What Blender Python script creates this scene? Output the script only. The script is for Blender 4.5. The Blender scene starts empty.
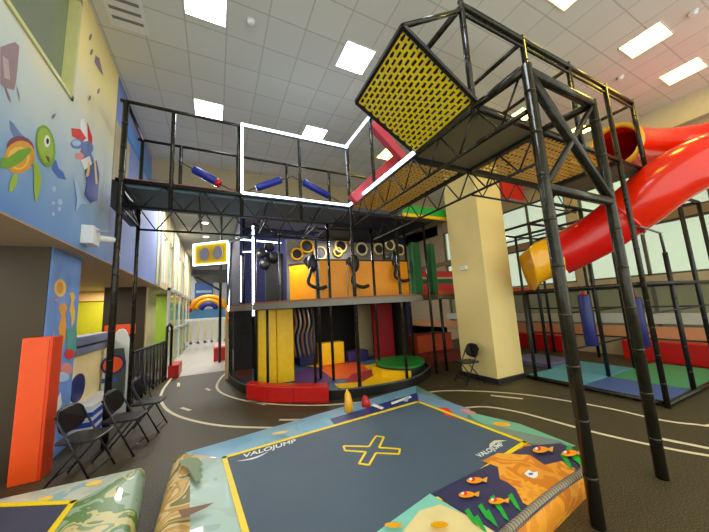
import bpy, bmesh, math, random
from mathutils import Vector, Matrix
random.seed(7)
PI = math.pi
SC = bpy.context.scene
COL = SC.collection
# ------------------------------------------------------------------ camera
FPX, YAW, PITCH, ROLL, CH = 281.92, 0.460109, 0.140288, -0.055343, 1.83
cy, sy, cp, sp = math.cos(YAW), math.sin(YAW), math.cos(PITCH), math.sin(PITCH)
Fv = Vector((sy*cp, cy*cp, sp)); R0 = Vector((cy, -sy, 0)); U0 = R0.cross(Fv)
Rv = math.cos(ROLL)*R0 + math.sin(ROLL)*U0
Uv = -math.sin(ROLL)*R0 + math.cos(ROLL)*U0
CAMP = Vector((0, 0, CH))
cd = bpy.data.cameras.new('camera'); cam = bpy.data.objects.new('camera', cd); COL.objects.link(cam)
cd.sensor_width = 36; cd.lens = 36*FPX/709; cd.clip_start = .05; cd.clip_end = 200
M = Matrix((Rv, Uv, -Fv)).transposed().to_4x4(); M.translation = CAMP
cam.matrix_world = M
SC.camera = cam
# ------------------------------------------------------------------ world, exposure
w = bpy.data.worlds.new('world'); SC.world = w; w.use_nodes = True
w.node_tree.nodes['Background'].inputs[0].default_value = (.96, .96, .86, 1)
w.node_tree.nodes['Background'].inputs[1].default_value = 2.1
SC.view_settings.view_transform = 'Standard'; SC.view_settings.look = 'None'
SC.view_settings.exposure = 0.0; SC.view_settings.gamma = 1; SC.view_settings.use_curve_mapping = False
PANEL_COOL, PANEL_WARM, LED_POWER = 19.0, 18.0, 5.0


def ray(x, y): return Fv + (x-354.5)/FPX*Rv - (y-266)/FPX*Uv
def onZ(x, y, z): d = ray(x, y); return CAMP + d*((z-CH)/d.z)
def onX(x, y, X): d = ray(x, y); return CAMP + d*(X/d.x)
def onY(x, y, Y): d = ray(x, y); return CAMP + d*(Y/d.y)
def V(*a): return Vector(a)

# ------------------------------------------------------------------ materials
MATS = {}
def lin(c):
    return tuple(((v/255)/12.92 if v/255 <= .04045 else ((v/255+.055)/1.055)**2.4) for v in c)
def mat(name, rgb, rough=.6, metal=0., emit=0., var=.0, scale=8., bump=0., coat=0., spec=.5):
    if name in MATS: return MATS[name]
    m = bpy.data.materials.new(name); m.use_nodes = True; MATS[name] = m
    nt = m.node_tree; b = nt.nodes['Principled BSDF']
    c = lin(rgb) + (1,)
    b.inputs['Base Color'].default_value = c
    b.inputs['Roughness'].default_value = rough; b.inputs['Metallic'].default_value = metal
    b.inputs['Specular IOR Level'].default_value = spec
    b.inputs['Coat Weight'].default_value = coat
    if emit:
        b.inputs['Emission Color'].default_value = c; b.inputs['Emission Strength'].default_value = emit
    tc = nt.nodes.new('ShaderNodeTexCoord')
    n = nt.nodes.new('ShaderNodeTexNoise'); n.inputs['Scale'].default_value = scale; n.inputs['Detail'].default_value = 4
    nt.links.new(tc.outputs['Object'], n.inputs['Vector'])
    if not emit:
        r = nt.nodes.new('ShaderNodeValToRGB'); v = max(var, .04)
        r.color_ramp.elements[0].position = .3; r.color_ramp.elements[1].position = .7
        r.color_ramp.elements[0].color = tuple(x*(1-v) for x in c[:3])+(1,)
        r.color_ramp.elements[1].color = tuple(min(1, x*(1+v)) for x in c[:3])+(1,)
        nt.links.new(n.outputs['Fac'], r.inputs[0]); nt.links.new(r.outputs[0], b.inputs['Base Color'])
    if bump:
        bp = nt.nodes.new('ShaderNodeBump'); bp.inputs['Strength'].default_value = bump; bp.inputs['Distance'].default_value = .02
        nt.links.new(n.outputs['Fac'], bp.inputs['Height']); nt.links.new(bp.outputs[0], b.inputs['Normal'])
    return m

def ceiling_mat():
    m = mat('ceiling_tiles', (186, 184, 182), .9)
    nt = m.node_tree; b = nt.nodes['Principled BSDF']
    tc = nt.nodes.new('ShaderNodeTexCoord'); br = nt.nodes.new('ShaderNodeTexBrick')
    br.offset = 0; br.inputs['Scale'].default_value = 1/.605; br.inputs['Mortar Size'].default_value = .018
    br.inputs['Brick Width'].default_value = 1; br.inputs['Row Height'].default_value = 1
    br.inputs['Color1'].default_value = lin((222, 224, 216))+(1,); br.inputs['Color2'].default_value = lin((215, 217, 210))+(1,)
    br.inputs['Mortar'].default_value = lin((192, 191, 182))+(1,)
    mp = nt.nodes.new('ShaderNodeMapping'); mp.inputs['Location'].default_value = (.5*.605+.2, .5*.605-6.72+12.1, 0)
    nt.links.new(tc.outputs['Object'], mp.inputs[0]); nt.links.new(mp.outputs[0], br.inputs[0]); nt.links.new(br.outputs[0], b.inputs['Base Color'])
    return m
def floor_mat():
    m = mat('speckled_rubber', (62, 58, 52), .55)
    nt = m.node_tree; b = nt.nodes['Principled BSDF']
    tc = nt.nodes.new('ShaderNodeTexCoord')
    n = nt.nodes.new('ShaderNodeTexNoise'); n.inputs['Scale'].default_value = 90; n.inputs['Detail'].default_value = 2
    r = nt.nodes.new('ShaderNodeValToRGB'); e = r.color_ramp.elements
    e[0].position = .38; e[0].color = lin((44, 39, 26))+(1,); e[1].position = .66; e[1].color = lin((112, 98, 58))+(1,)
    k = e.new(.52); k.color = lin((64, 55, 32))+(1,)
    nt.links.new(tc.outputs['Object'], n.inputs['Vector']); nt.links.new(n.outputs['Fac'], r.inputs[0]); nt.links.new(r.outputs[0], b.inputs['Base Color'])
    return m
def mural_wall_mat():
    # underwater mural: blue at the sea bed; yellow light on the wall top put into the colour
    m = mat('mural_paint', (160, 190, 210), .7)
    nt = m.node_tree; b = nt.nodes['Principled BSDF']
    tc = nt.nodes.new('ShaderNodeTexCoord'); sx = nt.nodes.new('ShaderNodeSeparateXYZ'); nt.links.new(tc.outputs['Object'], sx.inputs[0])
    n = nt.nodes.new('ShaderNodeTexNoise'); n.inputs['Scale'].default_value = 1.2; nt.links.new(tc.outputs['Object'], n.inputs['Vector'])
    ad = nt.nodes.new('ShaderNodeMath'); ad.operation = 'MULTIPLY_ADD'; ad.inputs[1].default_value = 1.2; nt.links.new(n.outputs['Fac'], ad.inputs[0]); nt.links.new(sx.outputs[2], ad.inputs[2])
    mr = nt.nodes.new('ShaderNodeMapRange'); mr.inputs[1].default_value = 3.3; mr.inputs[2].default_value = 6.3; nt.links.new(ad.outputs[0], mr.inputs[0])
    r = nt.nodes.new('ShaderNodeValToRGB'); e = r.color_ramp.elements
    e[0].position = 0; e[0].color = lin((98, 140, 204))+(1,); e[1].position = 1; e[1].color = lin((250, 228, 150))+(1,)
    k = e.new(.28); k.color = lin((140, 176, 212))+(1,); k = e.new(.55); k.color = lin((204, 214, 206))+(1,)
    nt.links.new(mr.outputs[0], r.inputs[0]); nt.links.new(r.outputs[0], b.inputs['Base Color'])
    return m
def glass_mat(name, rgb, rough=.05, alpha=.35):
    m = bpy.data.materials.new(name); m.use_nodes = True; nt = m.node_tree
    b = nt.nodes['Principled BSDF']; b.inputs['Base Color'].default_value = lin(rgb)+(1,); b.inputs['Roughness'].default_value = rough
    b.inputs['Alpha'].default_value = alpha; MATS[name] = m
    return m
def art_mat(name, cols, scale=2.0, rough=.4):
    # cartoon-like vinyl print in flat patches
    m = bpy.data.materials.new(name); m.use_nodes = True; MATS[name] = m; nt = m.node_tree; b = nt.nodes['Principled BSDF']
    b.inputs['Roughness'].default_value = rough; b.inputs['Coat Weight'].default_value = .2
    tc = nt.nodes.new('ShaderNodeTexCoord'); n = nt.nodes.new('ShaderNodeTexNoise'); n.inputs['Scale'].default_value = scale; n.inputs['Detail'].default_value = 3
    n.inputs['Distortion'].default_value = .8
    nt.links.new(tc.outputs['Object'], n.inputs['Vector'])
    r = nt.nodes.new('ShaderNodeValToRGB'); r.color_ramp.interpolation = 'CONSTANT'; e = r.color_ramp.elements
    k = len(cols); pos = [0]+[.36+.28*i/(k-1) for i in range(1, k)]
    e[0].color = lin(cols[0])+(1,); e[1].position = pos[1]; e[1].color = lin(cols[1])+(1,)
    for i in range(2, k):
        q = e.new(pos[i]); q.color = lin(cols[i])+(1,)
    nt.links.new(n.outputs['Fac'], r.inputs[0]); nt.links.new(r.outputs[0], b.inputs['Base Color'])
    return m

m_ceil, m_floor, m_mural = ceiling_mat(), floor_mat(), mural_wall_mat()
m_pole = mat('pole_sleeve', (46, 44, 34), .24, .45, var=.35, scale=14, bump=.15)
m_black = mat('black_frame', (18, 18, 19), .45, var=.2)
m_steel = mat('grey_steel', (120, 124, 124), .35, .6)
m_deck = mat('deck_underside', (112, 106, 80), .6)
m_deckblue = mat('deck_underside_slate', (78, 98, 112), .6)
m_navy = mat('navy_panel', (16, 24, 52), .6)
m_yel = mat('yellow_vinyl', (252, 200, 0), .4, var=.06)
m_yelplastic = mat('yellow_plastic', (236, 170, 10), .25, coat=.4)
m_web = mat('yellow_webbing', (255, 226, 10), .5)
m_webo = mat('ochre_webbing', (240, 184, 60), .5)
m_red = mat('red_vinyl', (200, 22, 18), .35, var=.06)
m_slide = mat('slide_red', (232, 36, 0), .2, coat=.35, var=.04)
m_slidedark = mat('slide_deep_red', (214, 12, 8), .25, coat=.3)
m_org = mat('orange_panel', (255, 160, 0), .4, var=.04)
m_orgpad = mat('orange_pad', (245, 84, 12), .45)
m_blue = mat('blue_vinyl', (28, 44, 150), .35, var=.08)
m_blued = mat('dark_blue_vinyl', (22, 34, 104), .4)
m_green = mat('green_vinyl', (14, 104, 50), .4)
m_greenb = mat('bright_green', (30, 168, 60), .4)
m_white = mat('white_paint', (230, 232, 230), .5)
m_cream = mat('cream_paint', (222, 206, 160), .7, var=.03, scale=2)
m_col = mat('column_paint', (240, 218, 146), .75, var=.03, scale=1.5)
m_line = mat('line_paint', (226, 214, 178), .6)
m_led = mat('led_strip', (214, 232, 255), .5, emit=LED_POWER)
m_cool = mat('light_diffuser', (236, 244, 255), .5, emit=PANEL_COOL)
m_warm = mat('light_diffuser_warm', (255, 226, 96), .5, emit=PANEL_WARM)
m_down = mat('downlight', (255, 244, 220), .5, emit=10)
m_brown = mat('dark_laminate', (58, 46, 24), .5, var=.12, scale=2)
m_soffit = mat('soffit_paint', (172, 150, 122), .7)
m_olive = mat('olive_wall', (178, 176, 20), .6)
m_lime = mat('lime_wall', (150, 184, 60), .6)
m_lav = mat('lavender_blue_wall', (132, 150, 206), .7, var=.05, scale=1)
m_purple = mat('indigo_wall', (50, 54, 112), .7, var=.15, scale=2)
m_grey = mat('grey_wall', (128, 126, 122), .8)
m_tan = mat('tan_wall', (190, 176, 140), .8)
m_glass = glass_mat('window_glass', (160, 215, 145), .05, .5)
m_frost = glass_mat('frosted_glass', (140, 142, 104), .3, .9)
m_dglass = glass_mat('dark_window_glass', (126, 136, 112), .12, .92)
m_chair = mat('chair_black', (24, 24, 27), .35, var=.15)
m_bed = mat('bed_fabric', (70, 88, 104), .6, var=.05, scale=3)
m_bed2 = mat('bed_fabric_navy', (52, 58, 80), .6, var=.05, scale=3)
m_yline = mat('yellow_tape', (246, 214, 0), .4)
m_skirt = mat('greenish_sky_panel', (190, 225, 195), .6)

# ------------------------------------------------------------------ mesh builder
class MB:
    def __init__(s): s.bm = bmesh.new(); s.mats = []; s.cur = 0
    def use(s, m):
        if m not in s.mats: s.mats.append(m)
        s.cur = s.mats.index(m); return s
    def face(s, pts, smooth=False):
        try: f = s.bm.faces.new([s.bm.verts.new(p) for p in pts])
        except ValueError: return
        f.material_index = s.cur; f.smooth = smooth; return f
    def _faces(s, vs, idx, smooth=False):
        for q in idx:
            f = s.bm.faces.new([vs[i] for i in q]); f.material_index = s.cur; f.smooth = smooth
    def box(s, a, b):
        x0, y0, z0 = a; x1, y1, z1 = b
        vs = [s.bm.verts.new(p) for p in ((x0,y0,z0),(x1,y0,z0),(x1,y1,z0),(x0,y1,z0),(x0,y0,z1),(x1,y0,z1),(x1,y1,z1),(x0,y1,z1))]
        s._faces(vs, ((3,2,1,0),(4,5,6,7),(0,1,5,4),(1,2,6,5),(2,3,7,6),(3,0,4,7))); return s
    def obox(s, c, ax, ay, az):
        """box from centre and three half-axis vectors"""
        c = Vector(c); vs = []
        for k in (-1, 1):
            for i, j in ((-1,-1),(1,-1),(1,1),(-1,1)): vs.append(s.bm.verts.new(c+ax*i+ay*j+az*k))
        s._faces(vs, ((3,2,1,0),(4,5,6,7),(0,1,5,4),(1,2,6,5),(2,3,7,6),(3,0,4,7))); return s
    def bar(s, p, q, w, h=None, up=None):
        p, q = Vector(p), Vector(q); d = q-p; L = d.length; d.normalize(); h = h or w
        up = up or (V(0,0,1) if abs(d.z) < .9 else V(1,0,0))
        sd = d.cross(up).normalized(); u = sd.cross(d)
        return s.obox((p+q)/2, d*L/2, sd*w/2, u*h/2)
    def tube(s, pts, r, n=10, closed=False, caps=True):
        pts = [Vector(p) for p in pts]; N = len(pts); rings = []
        rs = r if isinstance(r, (list, tuple)) else [r]*N
        prev = None
        for i, p in enumerate(pts):
            if closed: t = (pts[(i+1) % N]-pts[i-1])
            else: t = pts[min(i+1, N-1)]-pts[max(i-1, 0)]
            t.normalize()
            if prev is None: a = t.cross(V(0,0,1) if abs(t.z) < .9 else V(1,0,0)).normalized()
            else: a = (prev-t*prev.dot(t)).normalized()
            prev = a; b = t.cross(a)
            rings.append([s.bm.verts.new(p+(a*math.cos(2*PI*k/n)+b*math.sin(2*PI*k/n))*rs[i]) for k in range(n)])
        for i in range(N if closed else N-1):
            A, B = rings[i], rings[(i+1) % N]
            for k in range(n):
                f = s.bm.faces.new((A[k], A[(k+1) % n], B[(k+1) % n], B[k])); f.smooth = True; f.material_index = s.cur
        if caps and not closed:
            f = s.bm.faces.new(rings[0][::-1]); f.material_index = s.cur
            f = s.bm.faces.new(rings[-1]); f.material_index = s.cur
        return s
    def prism(s, poly, vec):
        """extrude polygon (3D points) along vec"""
        vec = Vector(vec); A = [s.bm.verts.new(Vector(p)) for p in poly]; B = [s.bm.verts.new(Vector(p)+vec) for p in poly]
        n = len(A)
        f = s.bm.faces.new(A[::-1]); f.material_index = s.cur
        f = s.bm.faces.new(B); f.material_index = s.cur
        for i in range(n):
            f = s.bm.faces.new((A[i], A[(i+1) % n], B[(i+1) % n], B[i])); f.material_index = s.cur
        return s
    def ell(s, c, rx, ry, rz, n=14):
        c = Vector(c); rows = []
        for i in range(1, n//2):
            th = PI*i/(n//2); rows.append([s.bm.verts.new(c+V(rx*math.sin(th)*math.cos(2*PI*k/n), ry*math.sin(th)*math.sin(2*PI*k/n), rz*math.cos(th))) for k in range(n)])
        T = s.bm.verts.new(c+V(0,0,rz)); Bm = s.bm.verts.new(c-V(0,0,rz))
        for k in range(n):
            f = s.bm.faces.new((T, rows[0][k], rows[0][(k+1) % n])); f.smooth = True; f.material_index = s.cur
            f = s.bm.faces.new((Bm, rows[-1][(k+1) % n], rows[-1][k])); f.smooth = True; f.material_index = s.cur
        for i in range(len(rows)-1):
            for k in range(n):
                f = s.bm.faces.new((rows[i][k], rows[i+1][k], rows[i+1][(k+1) % n], rows[i][(k+1) % n])); f.smooth = True; f.material_index = s.cur
        return s
    def build(s, name, parent=None, m=None, bevel=0, recalc=True, **props):
        if m: s.mats = [m] + [x for x in s.mats if x is not m] if not s.mats else s.mats
        if recalc: bmesh.ops.recalc_face_normals(s.bm, faces=s.bm.faces)
        if parent is not None and parent.get('_w'):
            off = Vector(parent['_w'])
            for v in s.bm.verts: v.co -= off
        me = bpy.data.meshes.new(name); s.bm.to_mesh(me); s.bm.free()
        for x in s.mats: me.materials.append(x)
        o = bpy.data.objects.new(name, me); COL.objects.link(o)
        if parent is not None: o.parent = parent
        if bevel:
            bv = o.modifiers.new('bevel', 'BEVEL'); bv.width = bevel; bv.segments = 2
        for k, v in props.items(): o[k] = v
        if parent is not None and parent.get('_w'): o['_w'] = parent['_w']
        return o

def mb(m): b = MB(); b.use(m); return b
def thing(name, label, cat, loc, group=None, world=True):
    o = bpy.data.objects.new(name, None); COL.objects.link(o); o.location = loc; o.empty_display_size = .2
    o['label'] = label; o['category'] = cat
    if group: o['group'] = group
    if world: o['_w'] = list(loc)
    return o
def tag(o, label, cat, group=None, kind=None):
    o['label'] = label; o['category'] = cat
    if group: o['group'] = group
    if kind: o['kind'] = kind
    return o
def struct(b, name, m=None, **k):
    return b.build(name, None, m, kind='structure', **k)
def copy_tree(o, parent=None):
    c = o.copy(); COL.objects.link(c); c.parent = parent
    for ch in [x for x in bpy.data.objects if x.parent == o]: copy_tree(ch, c)
    return c
def smooth_path(P, k=6, closed=False):
    P = [Vector(p) for p in P]; n = len(P); out = []
    for i in range(n if closed else n-1):
        g = lambda j: P[j % n] if closed else P[max(0, min(n-1, j))]
        a, b, c, d = g(i-1), g(i), g(i+1), g(i+2)
        for t in range(k):
            u = t/k
            out.append(.5*((2*b)+(c-a)*u+(2*a-5*b+4*c-d)*u*u+(3*b-a-3*c+d)*u**3))
    if not closed: out.append(P[-1])
    return out
def ribbon(b, pts, w, z):
    for i in range(len(pts)-1):
        p, q = pts[i].copy(), pts[i+1].copy()
        def nrm(j):
            t = pts[min(j+1, len(pts)-1)]-pts[max(j-1, 0)]; t.z = 0; t.normalize(); return V(-t.y, t.x, 0)*w/2
        a, c = nrm(i), nrm(i+1)
        P = [p-a, p+a, q+c, q-c]
        for v in P: v.z = z
        b.face(P)

# ================================================================== SETTING
CZ, WX, SOF = 6.5, -1.75, 2.85
b = mb(m_floor); b.box((-7, -3, -.1), (14, 10.4, 0)); floor = struct(b, 'floor')
b = mb(mat('pale_corridor_floor', (200, 194, 184), .4)); b.box((-7, 10.4, -.1), (14, 27, 0)); struct(b, 'floor_corridor')
b = mb(m_ceil); b.box((-1.75, -1.2, CZ), (10.55, 9.6, CZ+.1)); ceil = struct(b, 'ceiling')
b = mb(mat('low_ceiling_paint', (170, 172, 176), .9)); b.box((-1.75, 9.7, 5.85), (12, 26, 5.95)); struct(b, 'ceiling_corridor')
b = mb(m_tan); b.box((-1.75, 9.6, 5.85), (12, 9.7, 6.6)); struct(b, 'trim_1')
# left wall upper storey with window opening
wy0, wy1, wz0, wz1 = 2.2, 4.62, 4.72, 6.25
b = mb(m_mural)
b.box((WX-.25, -1.2, SOF), (WX, 6.3, wz0)); b.box((WX-.25, -1.2, wz1), (WX, 6.3, CZ+.1))
b.box((WX-.25, -1.2, wz0), (WX, wy0, wz1)); b.box((WX-.25, wy1, wz0), (WX, 6.3, wz1))
wall_l = struct(b, 'wall_left')
b = mb(mat('window_frame_green', (206, 206, 140), .5))
fr = .05
b.box((WX-.18, wy0, wz0), (WX+.02, wy1, wz0+fr)); b.box((WX-.18, wy0, wz1-fr), (WX+.02, wy1, wz1))
b.box((WX-.18, wy0, wz0), (WX+.02, wy0+fr, wz1)); b.box((WX-.18, wy1-fr, wz0), (WX+.02, wy1, wz1))
w1 = struct(b, 'window_1')
b = mb(m_dglass); b.box((WX-.12, wy0, wz0), (WX-.10, wy1, wz1)); b.build('pane', w1)
# further left wall (lavender) then windows
b = mb(m_lav); b.box((WX-.3, 6.3, SOF), (WX-.02, 11.6, CZ+.1)); struct(b, 'wall_left_far')
b = mb(m_tan); b.box((WX-.02, 6.35, 4.2), (WX, 7.3, 5.6)); struct(b, 'trim_6')
b = mb(mat('cove_light_band', (96, 160, 226), .6)); b.box((WX-.02, 7.0, 5.72), (WX, 10.6, 6.0)); struct(b, 'trim_2')  # blue cove light painted on as a thin flat band
b = mb(mat('pale_yellow_band', (214, 214, 130), .6)); b.box((WX-.02, 11.0, 2.9), (WX, 11.3, 5.8)); struct(b, 'trim_3')
b = mb(m_cream)
b.box((WX-.3, 11.6, SOF), (WX-.02, 26, 3.05)); b.box((WX-.3, 11.6, 4.9), (WX-.02, 26, 5.9))
for k in range(9): b.box((WX-.3, 11.6+k*1.6, SOF), (WX+.02, 11.85+k*1.6, 5.85))
struct(b, 'wall_left_corridor')
for k in range(8):
    y = 11.85+k*1.6
    b = mb(m_white)
    for yy in (y, y+.64, y+1.29): b.box((WX-.15, yy, 3.05), (WX-.05, yy+.06, 4.9))
    b.box((WX-.15, y, 3.05), (WX-.05, y+1.35, 3.12)); b.box((WX-.15, y, 4.83), (WX-.05, y+1.35, 4.9))
    o = struct(b, 'window_%d' % (k+2)); b = mb(m_glass); b.box((WX-.11, y+.03, 3.05), (WX-.1, y+1.32, 4.9)); b.build('pane', o)
# soffit and lower left side
b = mb(m_soffit); b.box((-6.5, -1.2, SOF-.02), (WX-.001, 26, SOF)); struct(b, 'ceiling_soffit')
b = mb(m_soffit); b.box((-6.6, 4.9, 0), (-6.5, 26, SOF)); struct(b, 'wall_left_alcove')
b = mb(m_brown); b.box((-6.5, 5.08, 0), (-1.99, 5.5, SOF-.021)); struct(b, 'wall_brown_pier')
b = mb(mat('mural_column_blue', (112, 150, 214), .6, var=.15, scale=3)); b.box((-2.5, 5.10, 0), (-1.97, 6.0, SOF-.022)); pier = struct(b, 'wall_mural_pier')
b = mb(m_olive); b.box((-6.5, 13.0, 0), (-3.0, 13.1, SOF-.35)); struct(b, 'wall_olive')
b = mb(mat('cove_tan', (214, 176, 110), .6)); b.box((-6.5, 12.9, SOF-.35), (-2.9, 13.1, SOF-.02)); struct(b, 'trim_4')
b = mb(m_brown); b.box((-3.15, 11.4, 0), (-2.08, 11.5, SOF-.021)); b.use(m_cream); b.box((-2.2, 11.45, 0), (-2.03, 12.9, SOF-.021)); struct(b, 'wall_laminate_pier')
b = mb(m_lime); b.box((-3.6, 15.4, 0), (-1.74, 15.5, SOF-.1)); struct(b, 'wall_lime')
# back and right
b = mb(m_purple); b.box((.9, 14.0, 0), (12, 14.1, 5.95)); struct(b, 'wall_back')
b = mb(mat('pale_end_wall', (196, 196, 200), .7)); b.box((-6.5, 26, 0), (2, 26.1, 5.95)); struct(b, 'wall_corridor_end')
b = mb(mat('indigo_partition', (34, 38, 72), .7)); b.box((.8, 11.5, 0), (.9, 26, 5.9)); struct(b, 'wall_corridor_right')
RX = 10.55
b = mb(mat('right_wall_paint', (196, 178, 140), .7))
b.box((RX, -1.2, 0), (RX+.25, 14, .55)); b.box((RX, -1.2, 1.95), (RX+.25, 14, 2.2)); b.box((RX, -1.2, 5.3), (RX+.25, 14, 6.6)); b.box((RX, 11, 0), (RX+.25, 14.1, 6.6))
for y in (-1.2, 1.7, 4.75, 7.8, 10.8): b.box((RX-.012, y, 0), (RX+.25, y+.3, 6.6))
b.use(mat('right_wall_rail', (150, 128, 92), .7)); b.box((RX-.02, -1.2, 3.6), (RX+.1, 14, 3.82))
wall_r = struct(b, 'wall_right')
b = mb(mat('bulkhead_paint', (196, 194, 170), .8)); b.box((RX-.25, -1.2, 5.85), (RX, 14, 6.5)); struct(b, 'trim_5')
wn = 10
for y0 in (-.9, 2.0, 5.05, 8.1):
    for z0, z1, mm in ((.55, 1.95, m_frost), (2.2, 3.6, m_glass), (3.82, 5.3, m_glass)):
        b = mb(mat('mullion_dark', (90, 92, 80), .5))
        for k in range(3):
            y = y0+k*1.32; b.box((RX+.05, y-.02, z0), (RX+.12, y+.05, z1))
        b.box((RX+.05, y0, z0), (RX+.12, y0+2.75, z0+.05)); b.box((RX+.05, y0, z1-.05), (RX+.12, y0+2.75, z1))
        o = struct(b, 'window_%d' % wn); wn += 1
        b = mb(mm); b.box((RX+.08, y0, z0), (RX+.09, y0+2.75, z1)); b.build('pane', o)
b = mb(mat('sill_panel', (206, 210, 196), .5)); b.box((RX-.03, -1.2, .92), (RX+.04, 11, 1.2)); struct(b, 'trim_7')
b = mb(mat('peach_trim', (222, 160, 110), .6)); b.box((RX-.06, -1.2, .5), (RX, 14, .85)); struct(b, 'baseboard_right')
b = mb(mat('dark_base', (30, 28, 26), .6)); b.box((5.43, 4.36, 0), (6.42, 5.45, .1)); struct(b, 'baseboard_column')
# cream column
b = mb(m_col); b.box((5.48, 4.41, 0), (6.37, 5.4, CZ)); colm = struct(b, 'wall_column', bevel=.01)
bx = onX(465, 268, 5.48)
b = mb(m_white); b.box((5.40, bx.y-.09, bx.z-.05), (5.479, bx.y+.09, bx.z+.05))
t = b.build('wall_sensor', None, bevel=.01); tag(t, 'small white box sensor fixed on the left face of the cream column', 'sensor')

# painted track on the floor
b = mb(m_line)
outer = [(-.89, 13.2), (-1.12, 11.2), (-1.17, 9.6), (-1.16, 8.66), (-1.04, 7.69), (-.66, 6.55), (.01, 5.56), (.79, 4.91), (1.8, 4.3), (2.7, 4.0), (3.4, 3.9), (3.9, 3.8), (4.2, 3.6), (4.38, 3.2), (4.45, 2.76), (4.53, 2.2), (4.69, 1.68), (4.85, 1.35), (5.2, .8), (6, .4), (8, .3)]
inner = [(.75, 11.2), (.42, 10.3), (.14, 9.2), (.05, 8.14), (.27, 7.23), (.82, 6.28), (1.8, 5.42), (3.0, 4.98), (4.1, 4.78), (4.75, 4.3), (5.25, 3.65), (5.5, 3.0), (5.62, 2.5), (5.65, 1.98), (5.8, 1.7), (6.1, 1.55), (8, 1.5)]
ribbon(b, smooth_path([V(x, y, 0) for x, y in outer], 6), .06, .004); ribbon(b, smooth_path([V(x, y, 0) for x, y in inner], 6), .06, .004)
for p, q in (((4.72, 4.0), (5.0, 3.55)), ((.62, 6.6), (.9, 6.1)), ((.98, 5.15), (1.35, 4.9)), ((-.6, 6.95), (-.42, 6.65)), ((-.9, 9.5), (-.85, 9.0)), ((-.2, 8.3), (-.1, 8.0)), ((4.95, 1.75), (5.1, 1.3))):
    ribbon(b, [V(*p, 0), V(*q, 0)], .07, .004)
b.build('track_lines', floor)

# ceiling lights
def panel(x, y, warm):
    t = thing('ceiling_light', '', 'ceiling light', (x, y, CZ), 'square recessed ceiling lights')
    b = mb(m_white)
    for a, c in (((-.3, -.3), (.3, -.28)), ((-.3, .28), (.3, .3)), ((-.3, -.28), (-.28, .28)), ((.28, -.28), (.3, .28))):
        b.box((x+a[0], y+a[1], CZ-.012), (x+c[0], y+c[1], CZ-.0005))
    b.build('frame', t)
    b = mb(m_warm if warm else m_cool); b.box((x-.28, y-.28, CZ-.008), (x+.28, y+.28, CZ-.001)); b.build('diffuser', t)
    return t
PL = [(-.2, 4.18, 0, 'square ceiling light at the very top left above the walkway end'),
      (-.2, 6.72, 0, 'square ceiling light just above the left walkway rail'),
      (2.33, 4.18, 0, 'square ceiling light left of the yellow hanging net panel'),
      (2.33, 6.72, 0, 'square ceiling light behind the lit walkway top rail'),
      (7.25, 1.7, 1, 'large bright ceiling light above the tower rail, left of the far right pair'),
      (9.1, 1.7, 1, 'rightmost ceiling light near the right wall bulkhead'),
      (4.85, 1.72, 1, 'ceiling light cut by the top edge above the tower'),
      (4.85, 6.9, 1, 'ceiling light showing behind the crossed pink pads'),
      (7.1, 4.1, 1, 'ceiling light glimpsed through the tower beside the near pole'),
      (9.4, 3.9, 1, 'ceiling light glimpsed behind the yellow slide ring'),
      (-.2, 1.6, 0, 'ceiling light overhead at left, out of frame'), (2.33, 1.6, 0, 'ceiling light overhead, out of frame')]
for x, y, wm, lb in PL:
    t = panel(x, y, wm); t['label'] = lb
for i, (px, py) in enumerate(((205, 222), (206, 236))):
    p = onZ(px, py, 5.85); t = thing('downlight', ('near' if i == 0 else 'far')+' round white downlight in the low corridor ceiling', 'ceiling light', (p.x, p.y, 5.85), 'corridor downlights')
    b = mb(m_white); b.tube([(p.x, p.y, 5.80), (p.x, p.y, 5.849)], .16, 16); b.build('trim_ring', t)
    b = mb(m_down); b.tube([(p.x, p.y, 5.795), (p.x, p.y, 5.801)], .13, 16); b.build('diffuser', t)
p = onZ(122, 22, CZ)
b = mb(m_white); b.box((-1.55, 4.0, CZ-.03), (-1.05, 5.1, CZ-.001)); b.use(m_grey)
for k in range(6): b.box((-1.5, 4.1+k*.16, CZ-.035), (-1.1, 4.15+k*.16, CZ-.03))
t = b.build('ceiling_vent', None); tag(t, 'white rectangular vent in the ceiling beside the left wall', 'vent')
for px, py in ((251, 21), (693, 12), (620, 77)):
    p = onZ(px, py, CZ); b = mb(m_white); b.tube([(p.x, p.y, CZ-.07), (p.x, p.y, CZ-.001)], [.035, .07], 12)
    t = b.build('smoke_detector', None); tag(t, {251: 'small white detector on the ceiling between two left lights', 693: 'small white detector on the ceiling at the top right', 620: 'small white detector on the ceiling above the tower rail'}[px], 'detector', 'ceiling detectors')

def lamp(x, y, z, e, size, col=(1, .9, .72), name='fill_or_bulb_lamp', tilt=0):
    l = bpy.data.lights.new(name, 'AREA'); l.energy = e; l.size = size; l.color = col
    o = bpy.data.objects.new(name, l); COL.objects.link(o); o.location = (x, y, z); o.rotation_euler = (tilt, 0, 0); return o
for x, y, e in ((-3.2, 6.2, 60), (-3.4, 9, 60), (-3.4, 12, 60), (-3.0, 14.2, 40), (-3.4, 3.6, 30)): lamp(x, y, SOF-.04, e, .5)  # area lamps added below the soffit to brighten the dark left side
for x, y, z, e in ((1.7, 7.2, 3.5, 40), (3.4, 7.5, 3.9, 50), (.9, 8.4, 3.6, 22)): lamp(x, y, z, e, .3, (1, .98, .95))
lamp(2.8, 7.4, 1.84, 18, .6); lamp(1.2, 7.8, 1.84, 6, .4)
for x, y, e in ((-.7, 11.5, 160), (-.7, 16, 200), (-.7, 21, 200), (4, 12, 160)): lamp(x, y, 5.8, e, .8, (1, .97, .92))  # unseen area lamps added under the low ceiling to brighten the corridor

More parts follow.
